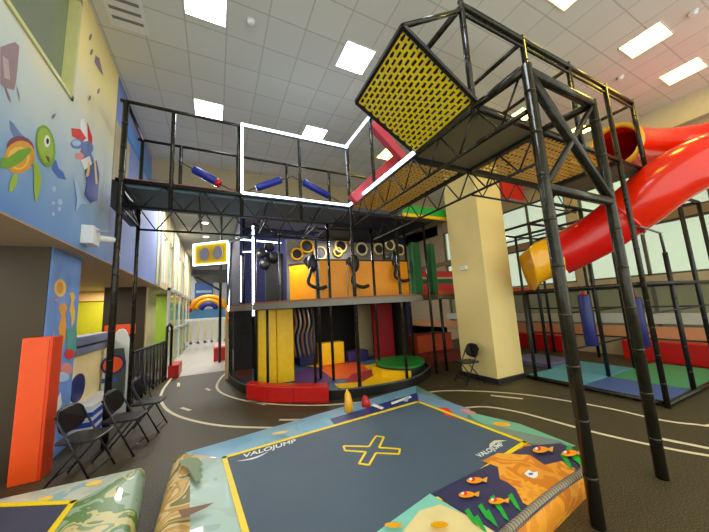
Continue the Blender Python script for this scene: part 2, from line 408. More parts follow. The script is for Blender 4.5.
# ================================================================== MURALS (flat paint)
def paint(name, parent, shapes, f, nrm, base=.002):
    b = MB(); off = base
    for m, P in shapes:
        b.use(m); b.face([f(x, y)+nrm*off for x, y in P]); off += .0006
    for v in b.bm.verts: pass
    return b.build(name, parent, recalc=False)
def eln(cx, cy_, rx, ry, a=0, n=16):
    ca, sa = math.cos(a), math.sin(a)
    return [(cx+rx*math.cos(t)*ca-ry*math.sin(t)*sa, cy_+rx*math.cos(t)*sa+ry*math.sin(t)*ca) for t in [2*PI*k/n for k in range(n)]]
p_grn = mat('paint_green', (120, 170, 50), .6); p_lgrn = mat('paint_light_green', (160, 190, 60), .6); p_or = mat('paint_orange', (232, 160, 50), .6)
p_yel = mat('paint_yellow', (240, 200, 90), .6); p_mar = mat('paint_maroon', (130, 70, 90), .6); p_bl = mat('paint_blue', (70, 110, 190), .6)
p_dbl = mat('paint_deep_blue', (40, 60, 150), .6); p_red = mat('paint_red', (220, 50, 40), .6); p_wh = mat('paint_white', (236, 236, 230), .6)
p_bk = mat('paint_black', (20, 20, 24), .6); p_gr = mat('paint_mauve_grey', (150, 124, 124), .6); p_pk = mat('paint_pink', (226, 140, 130), .6)
p_sl = mat('paint_slate', (110, 130, 180), .6); p_lb = mat('paint_pale_blue', (170, 200, 230), .6)
fw = lambda x, y: onX(x, y, WX)
NX = V(1, 0, 0)
paint('painted_turtle', wall_l, [
    (p_sl, [(9, 120), (13, 123), (20, 133), (26, 138), (24, 143), (14, 138), (10, 130)]),
    (p_bl, [(50, 160), (56, 160), (58, 168), (63, 172), (66, 180), (58, 178), (52, 170)]),
    (p_mar, eln(20, 148, 14, 12, .3)), (p_or, eln(19, 157, 15, 17, .5)), (p_yel, eln(18, 158, 11, 12, .5)), (p_or, eln(19, 160, 7, 8, .5)),
    (p_grn, [(0, 158), (8, 157), (18, 150), (29, 147), (31, 151), (22, 161), (10, 168), (0, 168)]),
    (p_lgrn, [(12, 174), (17, 174), (16, 184), (11, 192), (8, 191), (9, 182)]),
    (p_lgrn, [(32, 160), (38, 165), (41, 180), (38, 194), (35, 203), (33, 190), (33, 175)]),
    (p_grn, eln(45, 146, 9.5, 21.5, -.15)), (p_lgrn, eln(44.5, 145, 7.5, 18, -.15)), (p_wh, eln(46, 141, 3, 6)), (p_bk, eln(46.5, 141, 1.4, 3)),
    (p_mar, [(44, 155), (48, 157), (49, 163), (46, 160)])], fw, NX)
paint('painted_shark', wall_l, [
    (p_sl, [(80, 150), (90, 150), (94, 160), (95, 175), (88, 180), (82, 165)]),
    (p_wh, [(80, 120), (84, 118), (87, 130), (88, 142), (80, 140)]),
    (p_red, [(71, 128), (80, 129), (86, 138), (82, 142), (72, 136)]), (p_red, [(87, 122), (92, 137), (92, 147), (88, 144)]),
    (p_sl, eln(77, 144, 7, 5)), (p_lb, eln(76, 143, 4.5, 3)), (p_sl, eln(87, 148, 6, 7)), (p_pk, eln(79, 156, 4.5, 3.5)),
    (p_wh, [(80, 160), (89, 156), (93, 170), (86, 176)]), (p_dbl, [(84, 170), (96, 160), (99, 175), (97, 200), (90, 203), (84, 195), (86, 182)]),
    (p_yel, [(88, 162), (90, 163), (88, 176), (85, 177)]), (p_yel, [(93, 160), (95, 161), (97, 184), (95, 184)]),
    (p_lb, [(73, 178), (77, 182), (80, 196), (86, 204), (80, 204), (75, 212), (76, 198)])], fw, NX)
paint('painted_manta', wall_l, [
    (p_gr, [(0, 47), (8, 44), (15, 42), (19, 46), (18, 60), (16, 80), (14, 90), (5, 88), (0, 84)]),
    (mat('paint_mauve_light', (186, 164, 160), .6), [(2, 55), (8, 60), (10, 80), (4, 78)]),
    (p_gr, [(4, 88), (6, 88), (10, 98), (11, 103), (8, 100)]), (p_gr, [(16, 86), (17, 88), (19, 95), (19, 103), (18, 97)])], fw, NX)
paint('painted_bubbles', wall_l, [(p_lb, eln(54, 189, 2, 3)), (p_lb, eln(60, 202, 2.4, 3.4)), (p_lb, eln(53, 203, 1.4, 2)), (p_lb, eln(53, 214, 1.4, 2)), (p_lb, eln(59, 209, 1.6, 2.4)),
    (p_gr, eln(90, 37, 1.2, 3.5, .3)), (p_gr, eln(91, 52, 1.2, 3.2, .3)), (p_gr, [(95, 55), (99, 58), (103, 76), (99, 71), (94, 62)]), (p_gr, eln(98, 91, 1.1, 3, .3)), (p_gr, eln(53, 116, 1.2, 3, .5)), (p_gr, eln(89, 98, 1, 2.6, .3))], fw, NX)
fp = lambda x, y: onX(x, y, -1.97)
paint('painted_seahorses', pier, [
    (p_yel, eln(60, 288, 6, 9)), (p_or, eln(60, 288, 3.6, 6)), (p_pk, [(54, 300), (58, 297), (57, 303)]),
    (p_or, [(60, 304), (65, 303), (67, 308), (65, 314), (66, 326), (65, 338), (62, 348), (59, 350), (60, 340), (58, 328), (61, 316), (58, 308)]),
    (p_yel, [(69, 293), (73, 292), (75, 297), (73, 303), (75, 312), (74, 322), (71, 327), (71, 318), (69, 310), (71, 300)]),
    (p_lb, [(52, 336), (54, 330), (53, 345), (51, 360), (50, 358)]), (mat('paint_teal', (90, 160, 150), .6), [(66, 330), (76, 326), (77, 345), (74, 356), (66, 352)]),
    (p_red, eln(69, 354, 5, 5)), (p_pk, eln(66, 369, 6, 6)), (p_lb, eln(61, 377, 8, 5)), (p_wh, [(56, 400), (60, 392), (61, 404), (56, 416)]),
    (p_grn, [(60, 370), (57, 382), (52, 396), (50, 404), (54, 385)])], fp, NX)
# wall camera / speaker bracket on the mural corner
t = thing('wall_projector', 'small white projector on a bracket under the painted shark', 'projector', (WX, 5.35, 3.0))
b = mb(m_white); b.box((WX+.0, 5.2, 2.93), (WX+.14, 5.48, 3.2)); b.build('housing', t, bevel=.01)
b = mb(m_white); b.tube([(WX+.14, 5.42, 3.06), (WX+.34, 5.62, 3.07)], .05, 12); b.build('lens_barrel', t)
b = mb(m_steel); b.bar((WX+.07, 5.3, 3.13), (WX+.26, 5.4, 3.16), .03); b.build('bracket', t)

# orange corner pad by the brown pier
t = thing('corner_pad', 'tall orange foam pad standing against the brown pier at the left edge', 'pad', (-1.97, 5.0, 0))
b = mb(m_orgpad); b.box((-2.11, 4.93, 0), (-1.86, 5.07, 1.66)); b.build('foam_front', t, bevel=.012)
b = mb(mat('orange_pad_shaded', (228, 66, 8), .45)); b.box((-1.86, 4.93, 0), (-1.83, 5.2, 1.655)); b.build('foam_side', t, bevel=.008)  # darker orange puts the side's shade into the colour

# ================================================================== PLAY STRUCTURE HELPERS
PR = .042
def pole(t, x, y, z0, z1, r=PR, name='post', m=None, joints=True):
    b = mb(m or m_pole); b.tube([(x, y, z0), (x, y, z1)], r, 12)
    if joints:
        z = z0+.35
        while z < z1-.05:
            b.tube([(x, y, z), (x, y, z+.025)], r*1.035, 12); z += .43
    return b.build(name, t)
def rod(t, p, q, r=.03, name='rail', m=None):
    b = mb(m or m_pole); b.tube([p, q], r, 10); return b.build(name, t)
def truss(t, p, q, h, n, r=.022, m=None):
    """lower chord plus zigzag web under the line p-q"""
    p, q = Vector(p), Vector(q); b = mb(m or m_black); dz = V(0, 0, h)
    b.tube([p-dz, q-dz], r, 8); b.tube([p, q], r*1.2, 8)
    for i in range(n):
        a = p.lerp(q, i/n); c = p.lerp(q, (i+.5)/n); d = p.lerp(q, (i+1)/n)
        b.tube([a, c-dz], r*.6, 6); b.tube([c-dz, d], r*.6, 6)
    return b.build('truss', t)
def net(t, o, u, v, nu, nv, m, name='climbing_net', bw=.42, back=True):
    """staggered webbing net on parallelogram o,u,v"""
    o, u, v = Vector(o), Vector(u), Vector(v); n = u.cross(v).normalized()
    if (o-CAMP).dot(n) < 0: n = -n
    b = mb(m); th = .006
    for j in range(nv+1):
        a = o+v*(j/nv); b.bar(a, a+u, v.length/nv*bw, th, up=n)
    for j in range(nv):
        for i in range(nu+1):
            s = (i+(.5 if j % 2 else 0))/nu
            if s > 1: continue
            a = o+u*s+v*(j/nv); b.bar(a, a+v/nv, u.length/nu*.26, th*.9, up=n)
    r = b.build(name, t)
    if back:
        b = mb(m_black); q = n*.03
        for j in range(nv):
            a = o+v*((j+.5)/nv)+q; b.bar(a, a+u, v.length/nv*.42, th, up=n)
        for i in range(nu):
            a = o+u*((i+.25)/nu)+q*1.2; b.bar(a, a+v, u.length/nu*.3, th, up=n)
        b.build('backing_net', t)
    return r

# ---------------------------------------------------------------- elevated walkway (runs along X)
DZ, RZ, LZ = 4.09, 5.51, 3.63
Y0, Y1 = 5.57, 6.79
t = thing('elevated_walkway', 'raised walkway crossing from the left mural wall with black rails and white light strips', 'walkway', (-1.42, Y0, 0))
for x in (-1.42, -.73, .42, 1.58):
    z0 = 0 if x == -1.42 else LZ
    pole(t, x, Y0, z0, RZ, .045 if x == -1.42 else .034)
for x in (-1.42, -.73, .42, 1.58, 2.73): pole(t, x, Y1, 0 if x == -1.42 else DZ, RZ, .034)
rod(t, (-1.5, Y0, RZ), (.42, Y0, RZ)); rod(t, (-1.5, Y1, RZ), (3.9, Y1, RZ))
rod(t, (.42, Y0, RZ), (2.75, Y0, RZ), .03, m=m_steel)
rod(t, (-1.5, Y0, DZ), (2.73, Y0, DZ), .03); rod(t, (-1.42, Y0, RZ), (-1.42, Y1, RZ)); rod(t, (.42, Y0, RZ-.0), (.42, Y1, RZ))
truss(t, (-1.42, Y0, DZ-.03), (2.73, Y0, DZ-.03), DZ-LZ-.05, 7); truss(t, (-1.42, Y1, DZ-.06), (2.73, Y1, DZ-.06), .45, 7)
for x in (-1.42, -.3, .9, 2.0): b = mb(m_black); b.bar((x, Y0, LZ+.02), (x, Y1, LZ+.02), .03); b.bar((x, Y0, DZ-.1), (x, Y1, LZ+.04), .025); b.build('cross_brace', t)
b = mb(m_black); b.box((-1.55, Y0+.03, LZ), (-1.45, Y1, DZ)); b.build('wall_bracket', t)
b = mb(m_deckblue); b.box((-1.42, Y0+.04, DZ-.1), (2.70, Y1, DZ-.02)); b.build('deck', t)
b = mb(mat('orange_carpet', (214, 96, 60), .8)); b.box((-1.38, Y0+.05, DZ-.02), (.42, Y0+.22, DZ+.06)); b.use(m_red); b.box((.0, Y0+.23, DZ-.02), (2.3, Y0+.3, DZ+.03)); b.build('deck_edge_pad', t)
def led(t, p, q, w=.036):
    b = mb(m_led); b.bar(p, q, w); return b.build('light_strip', t)
led(t, (.42, Y0-.05, RZ+.01), (2.73, Y0-.05, RZ+.01)); led(t, (.42, Y0-.05, DZ), (2.70, Y0-.05, DZ)); led(t, (.42, Y0-.05, DZ), (.42, Y0-.05, RZ+.03), .04)
rod(t, (.36, Y0+.02, DZ), (.36, Y0+.02, RZ), .03, 'post')

# hanging rolls on the walkway (each its own thing)
def roll(p, q, r, label, m, end=None):
    p, q = Vector(p), Vector(q); t = thing('hanging_roller', label, 'punching roller', tuple((p+q)/2), 'padded rollers on the walkway')
    d = (q-p).normalized(); b = mb(m); b.tube([p, p+d*.03, q-d*.03, q], [r*.8, r, r, r*.8], 16); b.build('padded_body', t)
    b = mb(m_black); b.tube([p-d*.28, p], .012, 6); b.tube([q, q+d*.28], .012, 6); b.build('strap', t)
    if end: b = mb(end); b.tube([q-d*.08, q+d*.01], r*1.03, 16); b.build('end_cap', t)
roll(onY(193, 169, 6.15), onY(220, 184, 6.15), .085, 'blue roller slung at the left of the walkway, with a dark red end', m_blue, m_slidedark)
roll(onY(256, 188, 6.15), onY(281, 180, 6.15), .08, 'blue roller sloping up in the middle of the walkway', m_blue)
roll(onY(303, 182, 6.15), onY(329, 196, 6.15), .085, 'blue roller sloping down near the lit corner of the walkway', m_blue)

# ---------------------------------------------------------------- climbing tower (runs along Y then X)
TX0, TX1 = 2.73, 3.92
t = thing('climbing_tower', 'tall black pipe climbing frame with yellow nets, standing on two thick poles', 'climbing frame', (2.73, 1.44, 0))
pole(t, 2.73, 1.44, 0, 4.09, .05, 'thick_post'); pole(t, 3.94, 1.44, 0, 4.06, .05, 'thick_post')
for z in (2.82, 4.02): rod(t, (2.73, 1.44, z), (3.94, 1.44, z), .05, 'crossbar')
rod(t, (2.73, 1.44, 4.0), (3.94, 1.44, 2.85), .05, 'brace'); rod(t, (3.94, 1.44, 4.0), (2.76, 1.44, 2.85), .032, 'brace')
rod(t, (2.73, 1.44, 4.05), (2.73, 2.08, 4.09), .045); rod(t, (3.94, 1.44, 4.02), (3.94, 2.08, 4.05), .045)
rod(t, (2.73, 1.5, 3.63), (2.73, 2.08, 3.63), .03)
for x, y, z0 in ((2.73, 2.08, 3.95), (3.94, 2.08, 3.95), (5.12, 2.08, 4.0), (6.30, 2.08, 0), (7.36, 2.08, 4.0)):
    pole(t, x, y, z0, RZ+.06, .038)
pole(t, 2.73, 5.57, 0, RZ, .042); pole(t, 2.73, 4.45, DZ, RZ, .034); pole(t, 7.36, 3.3, 4.0, RZ, .034); pole(t, 5.12, 3.3, DZ, RZ, .034); pole(t, 3.94, 3.3, DZ, RZ, .034)
rod(t, (2.73, 2.08, RZ), (7.36, 2.08, RZ), .04); rod(t, (2.73, 2.08, RZ-.12), (7.36, 2.08, RZ-.12), .022)
for x in (2.73, 3.94, 5.12, 7.36): rod(t, (x, 2.08, RZ-.03), (x, 3.3, RZ-.03), .034)
rod(t, (2.73, 3.3, RZ), (2.73, 4.45, RZ), .03); rod(t, (3.94, 3.3, RZ), (7.36, 3.3, RZ), .03)
rod(t, (2.73, 1.5, DZ), (2.73, 5.57, DZ), .04); rod(t, (TX1, 3.2, DZ), (TX1, 6.79, DZ), .03)
rod(t, (3.94, 2.08, DZ), (7.36, 2.08, DZ), .035); rod(t, (2.73, 2.08, DZ), (3.94, 2.08, DZ), .035); rod(t, (7.36, 2.08, DZ), (7.36, 3.3, DZ), .035)
b = mb(m_black); b.bar((2.73, 3.25, DZ-.03), (7.36, 3.25, DZ-.03), .09, .1); b.bar((3.94, 2.1, DZ-.03), (3.94, 3.25, DZ-.03), .09, .1); b.bar((6.25, 2.1, DZ-.03), (6.25, 3.25, DZ-.03), .09, .1); b.build('floor_beam', t)
truss(t, (2.73, 1.5, DZ-.03), (2.73, 5.57, DZ-.03), .44, 7, .02, m_pole); truss(t, (TX1, 2.1, DZ-.05), (TX1, 6.6, DZ-.05), .42, 8, .022)
truss(t, (3.94, 3.3, DZ-.05), (7.3, 3.3, DZ-.05), .4, 5, .018)
b = mb(m_deck); b.box((2.77, 2.1, DZ-.03), (3.90, 3.2, DZ+.0)); b.build('deck', t); b = mb(m_deck); b.box((6.29, 2.1, DZ-.03), (7.33, 3.2, DZ)); b.build('deck', t)
net(t, (2.78, 3.3, DZ), (1.1, 0, 0), (0, 2.25, 0), 12, 26, m_webo, 'floor_net')
net(t, (3.98, 2.1, DZ), (2.23, 0, 0), (0, 1.1, 0), 22, 13, m_webo, 'floor_net')
# outward leaning net panel
P00, P10 = V(2.73, 3.17, DZ), V(2.73, 2.04, DZ+.06); E = V(-.98, .02, .60)
net(t, P00+V(0, -.03, 0)+E*.03, (P10-P00)*.95, E*.94, 10, 17, m_web, 'leaning_net', bw=.44)
b = mb(m_black)
for a, c in ((P00, P10), (P00+E, P10+E), (P00, P00+E), (P10, P10+E)): b.bar(a, c, .045)
b.build('net_frame', t)
rod(t, P10+E, (2.73, 2.08, RZ-.08), .03, 'strut'); rod(t, P00+E, (2.73, 3.2, RZ-.05), .03, 'strut')
rod(t, (2.73, 2.08, RZ-.02), (2.73, 3.25, RZ-.02), .04); pole(t, 2.73, 3.2, DZ, RZ, .034)
led(t, (2.68, 5.57, RZ+.01), (2.68, 4.42, RZ+.01)); led(t, (2.68, 5.57, DZ), (2.68, 3.15, DZ), .045)
# crossed pink pads in the tower
for k, (a, c, lb) in enumerate((((352, 200), (402, 153), 'pink padded beam sloping up to the right behind the lit rail'), ((372, 124), (404, 160), 'pink padded beam sloping down to the right under the yellow net'))):
    Y = 4.9 if k == 0 else 4.6
    p, q = onY(*a, Y), onY(*c, Y); b = mb(mat('pink_red_pad', (214, 70, 90), .45)); b.bar(p, q, .16, .2)
    o = b.build('padded_beam', None, bevel=.02); tag(o, lb, 'padded beam', 'pink padded beams')

# ---------------------------------------------------------------- red tube slide
t = thing('tube_slide', 'glossy red tube slide curling down from the tower with a yellow mouth', 'slide', (8.2, 2.6, 0))
def at(px, py, d): return CAMP + ray(px, py)*d
low = [at(557, 256, 6.15), at(567, 251, 6.05), at(600, 233, 5.75), at(622, 217, 5.55)]
upp = [at(622, 217, 5.55), at(645, 199, 5.3), at(668, 181, 5.1), at(692, 167, 4.95), at(720, 156, 4.9), at(746, 150, 5.0)]
SR = .44
c1 = upp[-1]
loop = [c1, V(8.95, .78, 4.42), V(9.45, .9, 4.66), V(9.66, 1.45, 4.85), V(9.3, 2.05, 4.95), V(8.5, 2.38, 4.92), V(7.45, 2.48, 4.82)]
b = mb(m_slidedark); b.tube(smooth_path(low, 6), [SR*.98]*19, 28, caps=False); b.build('lower_section', t)
sp_ = smooth_path(upp, 6); b = mb(m_slide); b.tube(sp_, SR*1.02, 32, caps=False); b.build('upper_section', t)
b = mb(m_slide); b.tube(smooth_path(loop, 6), SR*1.0, 28, caps=False); b.build('loop_section', t)
def collar(p, d, r, m, name, w=.04, parent=None):
    d = d.normalized(); b = mb(m); b.tube([p-d*w/2, p+d*w/2], r, 28); return b.build(name, parent or t)
collar(low[3]+V(0,0,0), low[3]-low[2], SR*1.07, m_slidedark, 'joint_flange', .05)
collar(sp_[20], sp_[21]-sp_[19], SR*1.035, m_slide, 'joint_flange', .02)
# yellow flared mouth: open trough widening toward the left
mouth0 = low[0]; d = (at(527, 262, 6.35)-mouth0).normalized()
b = mb(m_yelplastic); a = d.cross(V(0,0,1)).normalized(); u = a.cross(d)
if u.z < 0: u = -u
rows = []
for i in range(9):
    s = i/8; r = SR*(1.0+.5*s*s*s); c = mouth0+d*(.6*s)
    span = 360-110*s*1.3; ring = []
    for k in range(25):
        ang = math.radians(-90-span/2+span*k/24); ring.append(b.bm.verts.new(c+(a*math.cos(ang)+u*math.sin(ang))*r))
    rows.append(ring)
for i in range(8):
    for k in range(24):
        f = b.bm.faces.new((rows[i][k], rows[i][k+1], rows[i+1][k+1], rows[i+1][k])); f.smooth = True
o = b.build('yellow_mouth', t); sm = o.modifiers.new('solid', 'SOLIDIFY'); sm.thickness = .02
b = mb(m_yelplastic); rp = V(7.40, 2.48, 4.80); b.tube([rp+V(0, math.cos(q)*.43, math.sin(q)*.43) for q in [2*PI*k/28 for k in range(28)]], .05, 10, closed=True); b.build('yellow_ring', t)
b = mb(m_slide); b.tube([rp+V(.05, 0, 0), rp+V(.3, .04, -.03)], [.44, .43], 28, caps=False); b.build('entry_section', t)
b = mb(m_steel); q0 = at(632, 225, 5.2); b.tube([q0, at(645, 228, 5.15), at(660, 233, 5.15), V(7.5, 2.1, 2.45)], .022, 8); b.build('support_bracket', t)

# ---------------------------------------------------------------- agility cage at the right
t = thing('agility_cage', 'black pipe cage of bars at the right over blue and green floor mats', 'play frame', (6.3, 2.08, 0))
CT = 3.75
for x, y, z1 in ((7.5, 2.1, 2.5), (8.7, 2.08, CT), (9.9, 2.08, CT), (7.5, 3.3, CT), (8.7, 3.3, CT), (6.33, 4.42-.3, 1.9), (7.5, 4.5, CT), (8.7, 4.5, CT), (7.5, 5.7, CT), (8.7, 5.7, CT), (9.9, 4.5, CT), (9.9, 5.7, CT)):
    pole(t, x, y, 0, z1, .038, m=m_black)
BZ = 1.93
for y, x1 in ((2.08, 10.0), (3.3, 9.9), (4.5, 9.9), (5.7, 9.9)):
    rod(t, (6.33 if y < 4 else 7.5, y, BZ), (x1, y, BZ+.0), .036, 'crossbar', m_black)
rod(t, (6.33, 2.08, BZ), (6.33, 4.35, BZ), .036, 'crossbar', m_pole)
for x in (7.5, 8.7, 9.9): rod(t, (x, 2.08, BZ), (x, 5.7, BZ), .03, 'crossbar', m_black)
for z in (1.45, .75): rod(t, (6.33, 3.3, z), (9.9, 3.3, z), .018, 'crossbar', m_black); rod(t, (8.7, 2.08, z), (8.7, 5.7, z), .018, 'crossbar', m_black)
rod(t, (6.3, 2.08, 1.45), (9.9, 2.08, 1.45), .016, 'crossbar', m_black)
for y in (3.3, 4.5, 5.7): rod(t, (7.5 if y > 3.4 else 6.5, y, CT), (9.9, y, CT), .036, 'crossbar', m_black)
for x in (7.5, 8.7, 9.9): rod(t, (x, 3.3, CT), (x, 5.7, CT), .036, 'crossbar', m_black)
rod(t, (8.7, 2.08, CT), (9.9, 2.08, CT), .036, 'crossbar', m_black); rod(t, (8.7, 2.08, CT), (8.7, 3.3, CT), .036, 'crossbar', m_black); rod(t, (9.9, 2.08, CT), (9.9, 3.3, CT), .036, 'crossbar', m_black)
rod(t, (9.95, 2.6, 3.9), (9.95, 7.0, 3.9), .03, 'crossbar', mat('blue_rail', (50, 60, 130), .4))
p, q = onY(501, 178, 5.7), onY(519, 200, 5.7); b = mb(m_red); b.box((p.x, 5.7, q.z), (q.x+.3, 5.78, p.z)); b.build('red_panel', t)
b = mb(m_pole); b.tube([(6.33, 4.3, .05), (6.33, 2.08, .05), (10, 2.08, .05)], .04, 8); b.build('base_rail', t)
def floormat(x0, y0, x1, y1, z1, m, label):
    b = mb(m); b.box((x0+.01, y0+.01, 0), (x1-.01, y1-.01, z1)); o = b.build('floor_mat', None, bevel=.01); tag(o, label, 'floor mat', 'mats in the right cage'); return o
floormat(6.37, 2.13, 7.5, 3.3, .06, mat('mat_blue', (74, 100, 160), .5), 'blue floor mat at the near corner of the right cage')
floormat(6.37, 3.3, 7.5, 4.38, .06, mat('mat_teal', (96, 168, 184), .5), 'pale teal floor mat between the cage and the cream column')
floormat(7.5, 2.13, 9.6, 3.3, .06, mat('mat_green', (78, 160, 104), .5), 'green floor mat behind the blue one in the right cage')
floormat(7.5, 3.3, 8.7, 4.5, .06, mat('mat_teal2', (86, 160, 186), .5), 'blue-teal floor mat in the middle of the right cage')
floormat(7.55, 4.55, 8.7, 5.7, .1, mat('mat_slate', (110, 110, 150), .5), 'grey-violet raised mat at the back of the right cage')
for px, ptop, pbot, Y, lb in ((578, (579, 295), (596, 345), 3.05, 'dark blue punching bag hanging left in the right cage, between the near poles'), (633, (634, 297), (645, 347), 2.75, 'dark blue punching bag hanging right of the second thick pole')):
    p, q = onY(*ptop, Y), onY(*pbot, Y); x = (p.x+q.x)/2; y = Y
    t2 = thing('punching_bag', lb, 'punching bag', (x, y, q.z), 'punching bags in the right cage')
    b = mb(m_blued); b.tube([(x, y, q.z), (x, y, q.z+.03), (x, y, p.z-.03), (x, y, p.z)], [.08, .1, .1, .08], 16); b.build('bag_body', t2)
    b = mb(m_black); b.tube([(x, y, p.z), (x, y, BZ+.02)], .012, 6); b.build('strap', t2)
    b = mb(m_red); b.box((x-.04, y-.04, p.z-.01), (x+.0, y+.04, p.z+.05)); b.build('tag', t2)
b = mb(m_red); b.box((10.05, 1.2, 0), (10.48, 4.0, .5)); o = b.build('wall_bench', None, bevel=.02); tag(o, 'long red padded bench under the windows, right of the second blue bag', 'bench', 'red benches under the windows')
b = mb(m_red); b.box((10.05, 5.4, 0), (10.48, 8.6, .5)); o = b.build('wall_bench', None, bevel=.02); tag(o, 'long red padded bench under the windows, beside the cream column', 'bench', 'red benches under the windows')

# ================================================================== SOFT PLAY ARENA (two storeys)
t = thing('play_arena', 'two storey black framed soft play arena with curved front and coloured floor', 'soft play frame', (2.5, 6.5, 0))
curve = [(.40, 9.6), (.34, 8.9), (.42, 8.0), (.64, 7.15), (1.14, 6.38), (1.6, 5.95), (2.08, 5.6), (2.5, 5.42), (3.07, 5.32), (3.55, 5.3), (3.99, 5.36), (4.65, 5.7), (5.1, 6.1), (5.3, 6.6)]
cv = smooth_path([V(x, y, 0) for x, y in curve], 4)
def band(pts, z0, z1, th, m, name, kind=None):
    b = mb(m)
    for i in range(len(pts)-1):
        p, q = pts[i], pts[i+1]; tdir = (q-p).normalized(); n = V(-tdir.y, tdir.x, 0)*th
        b.prism([V(p.x, p.y, z0), V(q.x, q.y, z0), V(q.x, q.y, z0)+n, V(p.x, p.y, z0)+n], (0, 0, z1-z0))
    return b.build(name, t)
band(cv, 0, .17, .08, m_black, 'base_kerb'); band([p+V(0, 0, 0) for p in cv], .17, .19, .05, m_steel, 'kerb_trim')
band([p+V(0, .06, 0) for p in cv], 1.86, 1.99, .1, mat('deck_edge_grey', (120, 118, 108), .5), 'deck_edge'); band([p+V(0, .1, 0) for p in cv], 1.99, 2.03, .3, mat('deck_carpet', (150, 90, 60), .8), 'deck_lip')
m_net = glass_mat('dark_netting', (14, 14, 16), .8, .5)
band([p+V(0, .03, 0) for p in cv[:14]], .2, 1.86, .006, m_net, 'safety_net')
# floors as polygons closed at the back
back = [V(5.3, 9.6, 0), V(.40, 9.6, 0)]
b = mb(mat('arena_mat', (70, 110, 150), .6)); b.prism([V(p.x, p.y+.1, .0) for p in cv]+[V(5.28, 9.6, 0), V(.45, 9.6, 0)], (0, 0, .1)); fl = b.build('floor_pad', t)
b = mb(m_black); b.prism([V(p.x, p.y+.14, 1.9) for p in cv]+[V(5.28, 9.6, 1.9), V(.45, 9.6, 1.9)], (0, 0, .09)); b.build('upper_deck', t)
# coloured floor patches (foam floor pattern)
def fpaint(name, parent, shapes, z):
    b = MB(); off = 0
    for m, P in shapes:
        b.use(m); b.face([onZ(x, y, z)+V(0, 0, off) for x, y in P]); off += .0008
    return b.build(name, parent, recalc=False)
c_or = mat('foam_orange', (222, 88, 34), .5); c_pur = mat('foam_purple', (84, 52, 110), .5); c_mar = mat('foam_maroon', (160, 40, 60), .5); c_bl = mat('foam_blue', (70, 120, 160), .5); c_red = mat('foam_red', (200, 50, 40), .5)
fpaint('floor_pattern', t, [
    (c_red, [(296, 352), (330, 350), (352, 352), (350, 362), (310, 366), (296, 362)]),
    (c_pur, [(293, 372), (312, 366), (330, 372), (334, 382), (318, 386), (293, 384)]),
    (c_or, [(318, 366), (352, 360), (372, 366), (370, 372), (350, 378), (334, 380), (324, 372)]),
    (m_yel, [(304, 361), (318, 363), (322, 368), (312, 367), (302, 365)]),
    (c_mar, [(352, 374), (372, 370), (380, 374), (362, 382), (344, 383)]),
    (m_yel, [(334, 384), (362, 382), (380, 372), (408, 378), (402, 383), (372, 389), (348, 390), (338, 388)]),
    (c_bl, [(352, 356), (376, 354), (380, 361), (362, 364), (350, 361)]),
    (m_yel, [(364, 366), (381, 362), (384, 370), (368, 370)]),
    (c_or, [(236, 366), (252, 362), (252, 378), (240, 380), (234, 374)])], .105)
for x, y in ((2.35, 6.95), (3.94, 5.57), (3.94, 6.79), (5.1, 5.9), (5.1, 6.79), (1.58, 7.9), (3.94, 8.0), (2.73, 8.0), (5.1, 8.0), (2.55, 6.6)):
    pole(t, x, y, 0, 3.98, .036, m=m_pole if y < 6.9 else m_black)
for p in (cv[6], cv[15], cv[22]): pole(t, p.x+.03, p.y+.12, .1, 1.9, .03, m=m_black)
for a, c in (((2.35, 6.95), (5.1, 6.79)), ((1.58, 7.9), (2.35, 6.95)), ((2.73, 5.57), (5.1, 5.57)), ((1.58, 8), (5.1, 8)), ((.8, 6.95), (1.58, 7.9))):
    rod(t, (*a, 3.92), (*c, 3.92), .03, 'crossbar', m_black)
rod(t, (5.1, 5.57, 3.92), (5.1, 8, 3.92), .03, 'crossbar', m_black)
# upper rail over orange panels
b = mb(m_black); b.bar((2.35, 6.9, 3.06), (5.12, 6.75, 3.06), .05, .05); b.bar((1.78, 7.62, 3.02), (2.33, 6.95, 3.02), .05, .05); b.build('panel_rail', t)
def opanel(p, q, z0, z1):
    b = mb(m_org); p, q = V(*p, 0), V(*q, 0); n = (q-p).cross(V(0, 0, 1)).normalized()*.02
    b.prism([p+V(0, 0, z0), q+V(0, 0, z0), q+V(0, 0, z1), p+V(0, 0, z1)], n); return b.build('orange_panel', t)
for p, q in (((1.80, 7.6), (2.31, 6.98)), ((2.40, 6.86), (3.12, 6.82)), ((3.16, 6.82), (3.9, 6.8)), ((3.98, 6.79), (5.07, 6.74))): opanel(p, q, 2.04, 3.04)
# ceiling (navy) over upper storey, green banner edge
b = mb(m_navy); b.box((2.75, 5.7, 3.98), (5.3, 8.2, 4.04)); b.build('roof_panel', t)
pa, pb = onY(404, 212, 5.6), onY(446, 210, 5.6)
b = mb(m_greenb); b.box((4.2, 5.56, 4.08), (5.7, 5.6, 4.3)); b.use(m_yel); b.box((4.2, 5.55, 4.0), (5.7, 5.61, 4.08)); b.build('edge_banner', t)
b = mb(m_deck); b.box((3.9, 5.61, 4.0), (5.7, 6.8, 4.05)); b.build('roof_panel', t)
# dark interior back panels of ground floor
b = mb(mat('dark_curtain', (22, 20, 24), .8)); b.box((.5, 9.5, .1), (5.28, 9.56, 1.9)); b.box((5.2, 7.2, .1), (5.26, 9.5, 1.9)); b.build('back_panel', t)
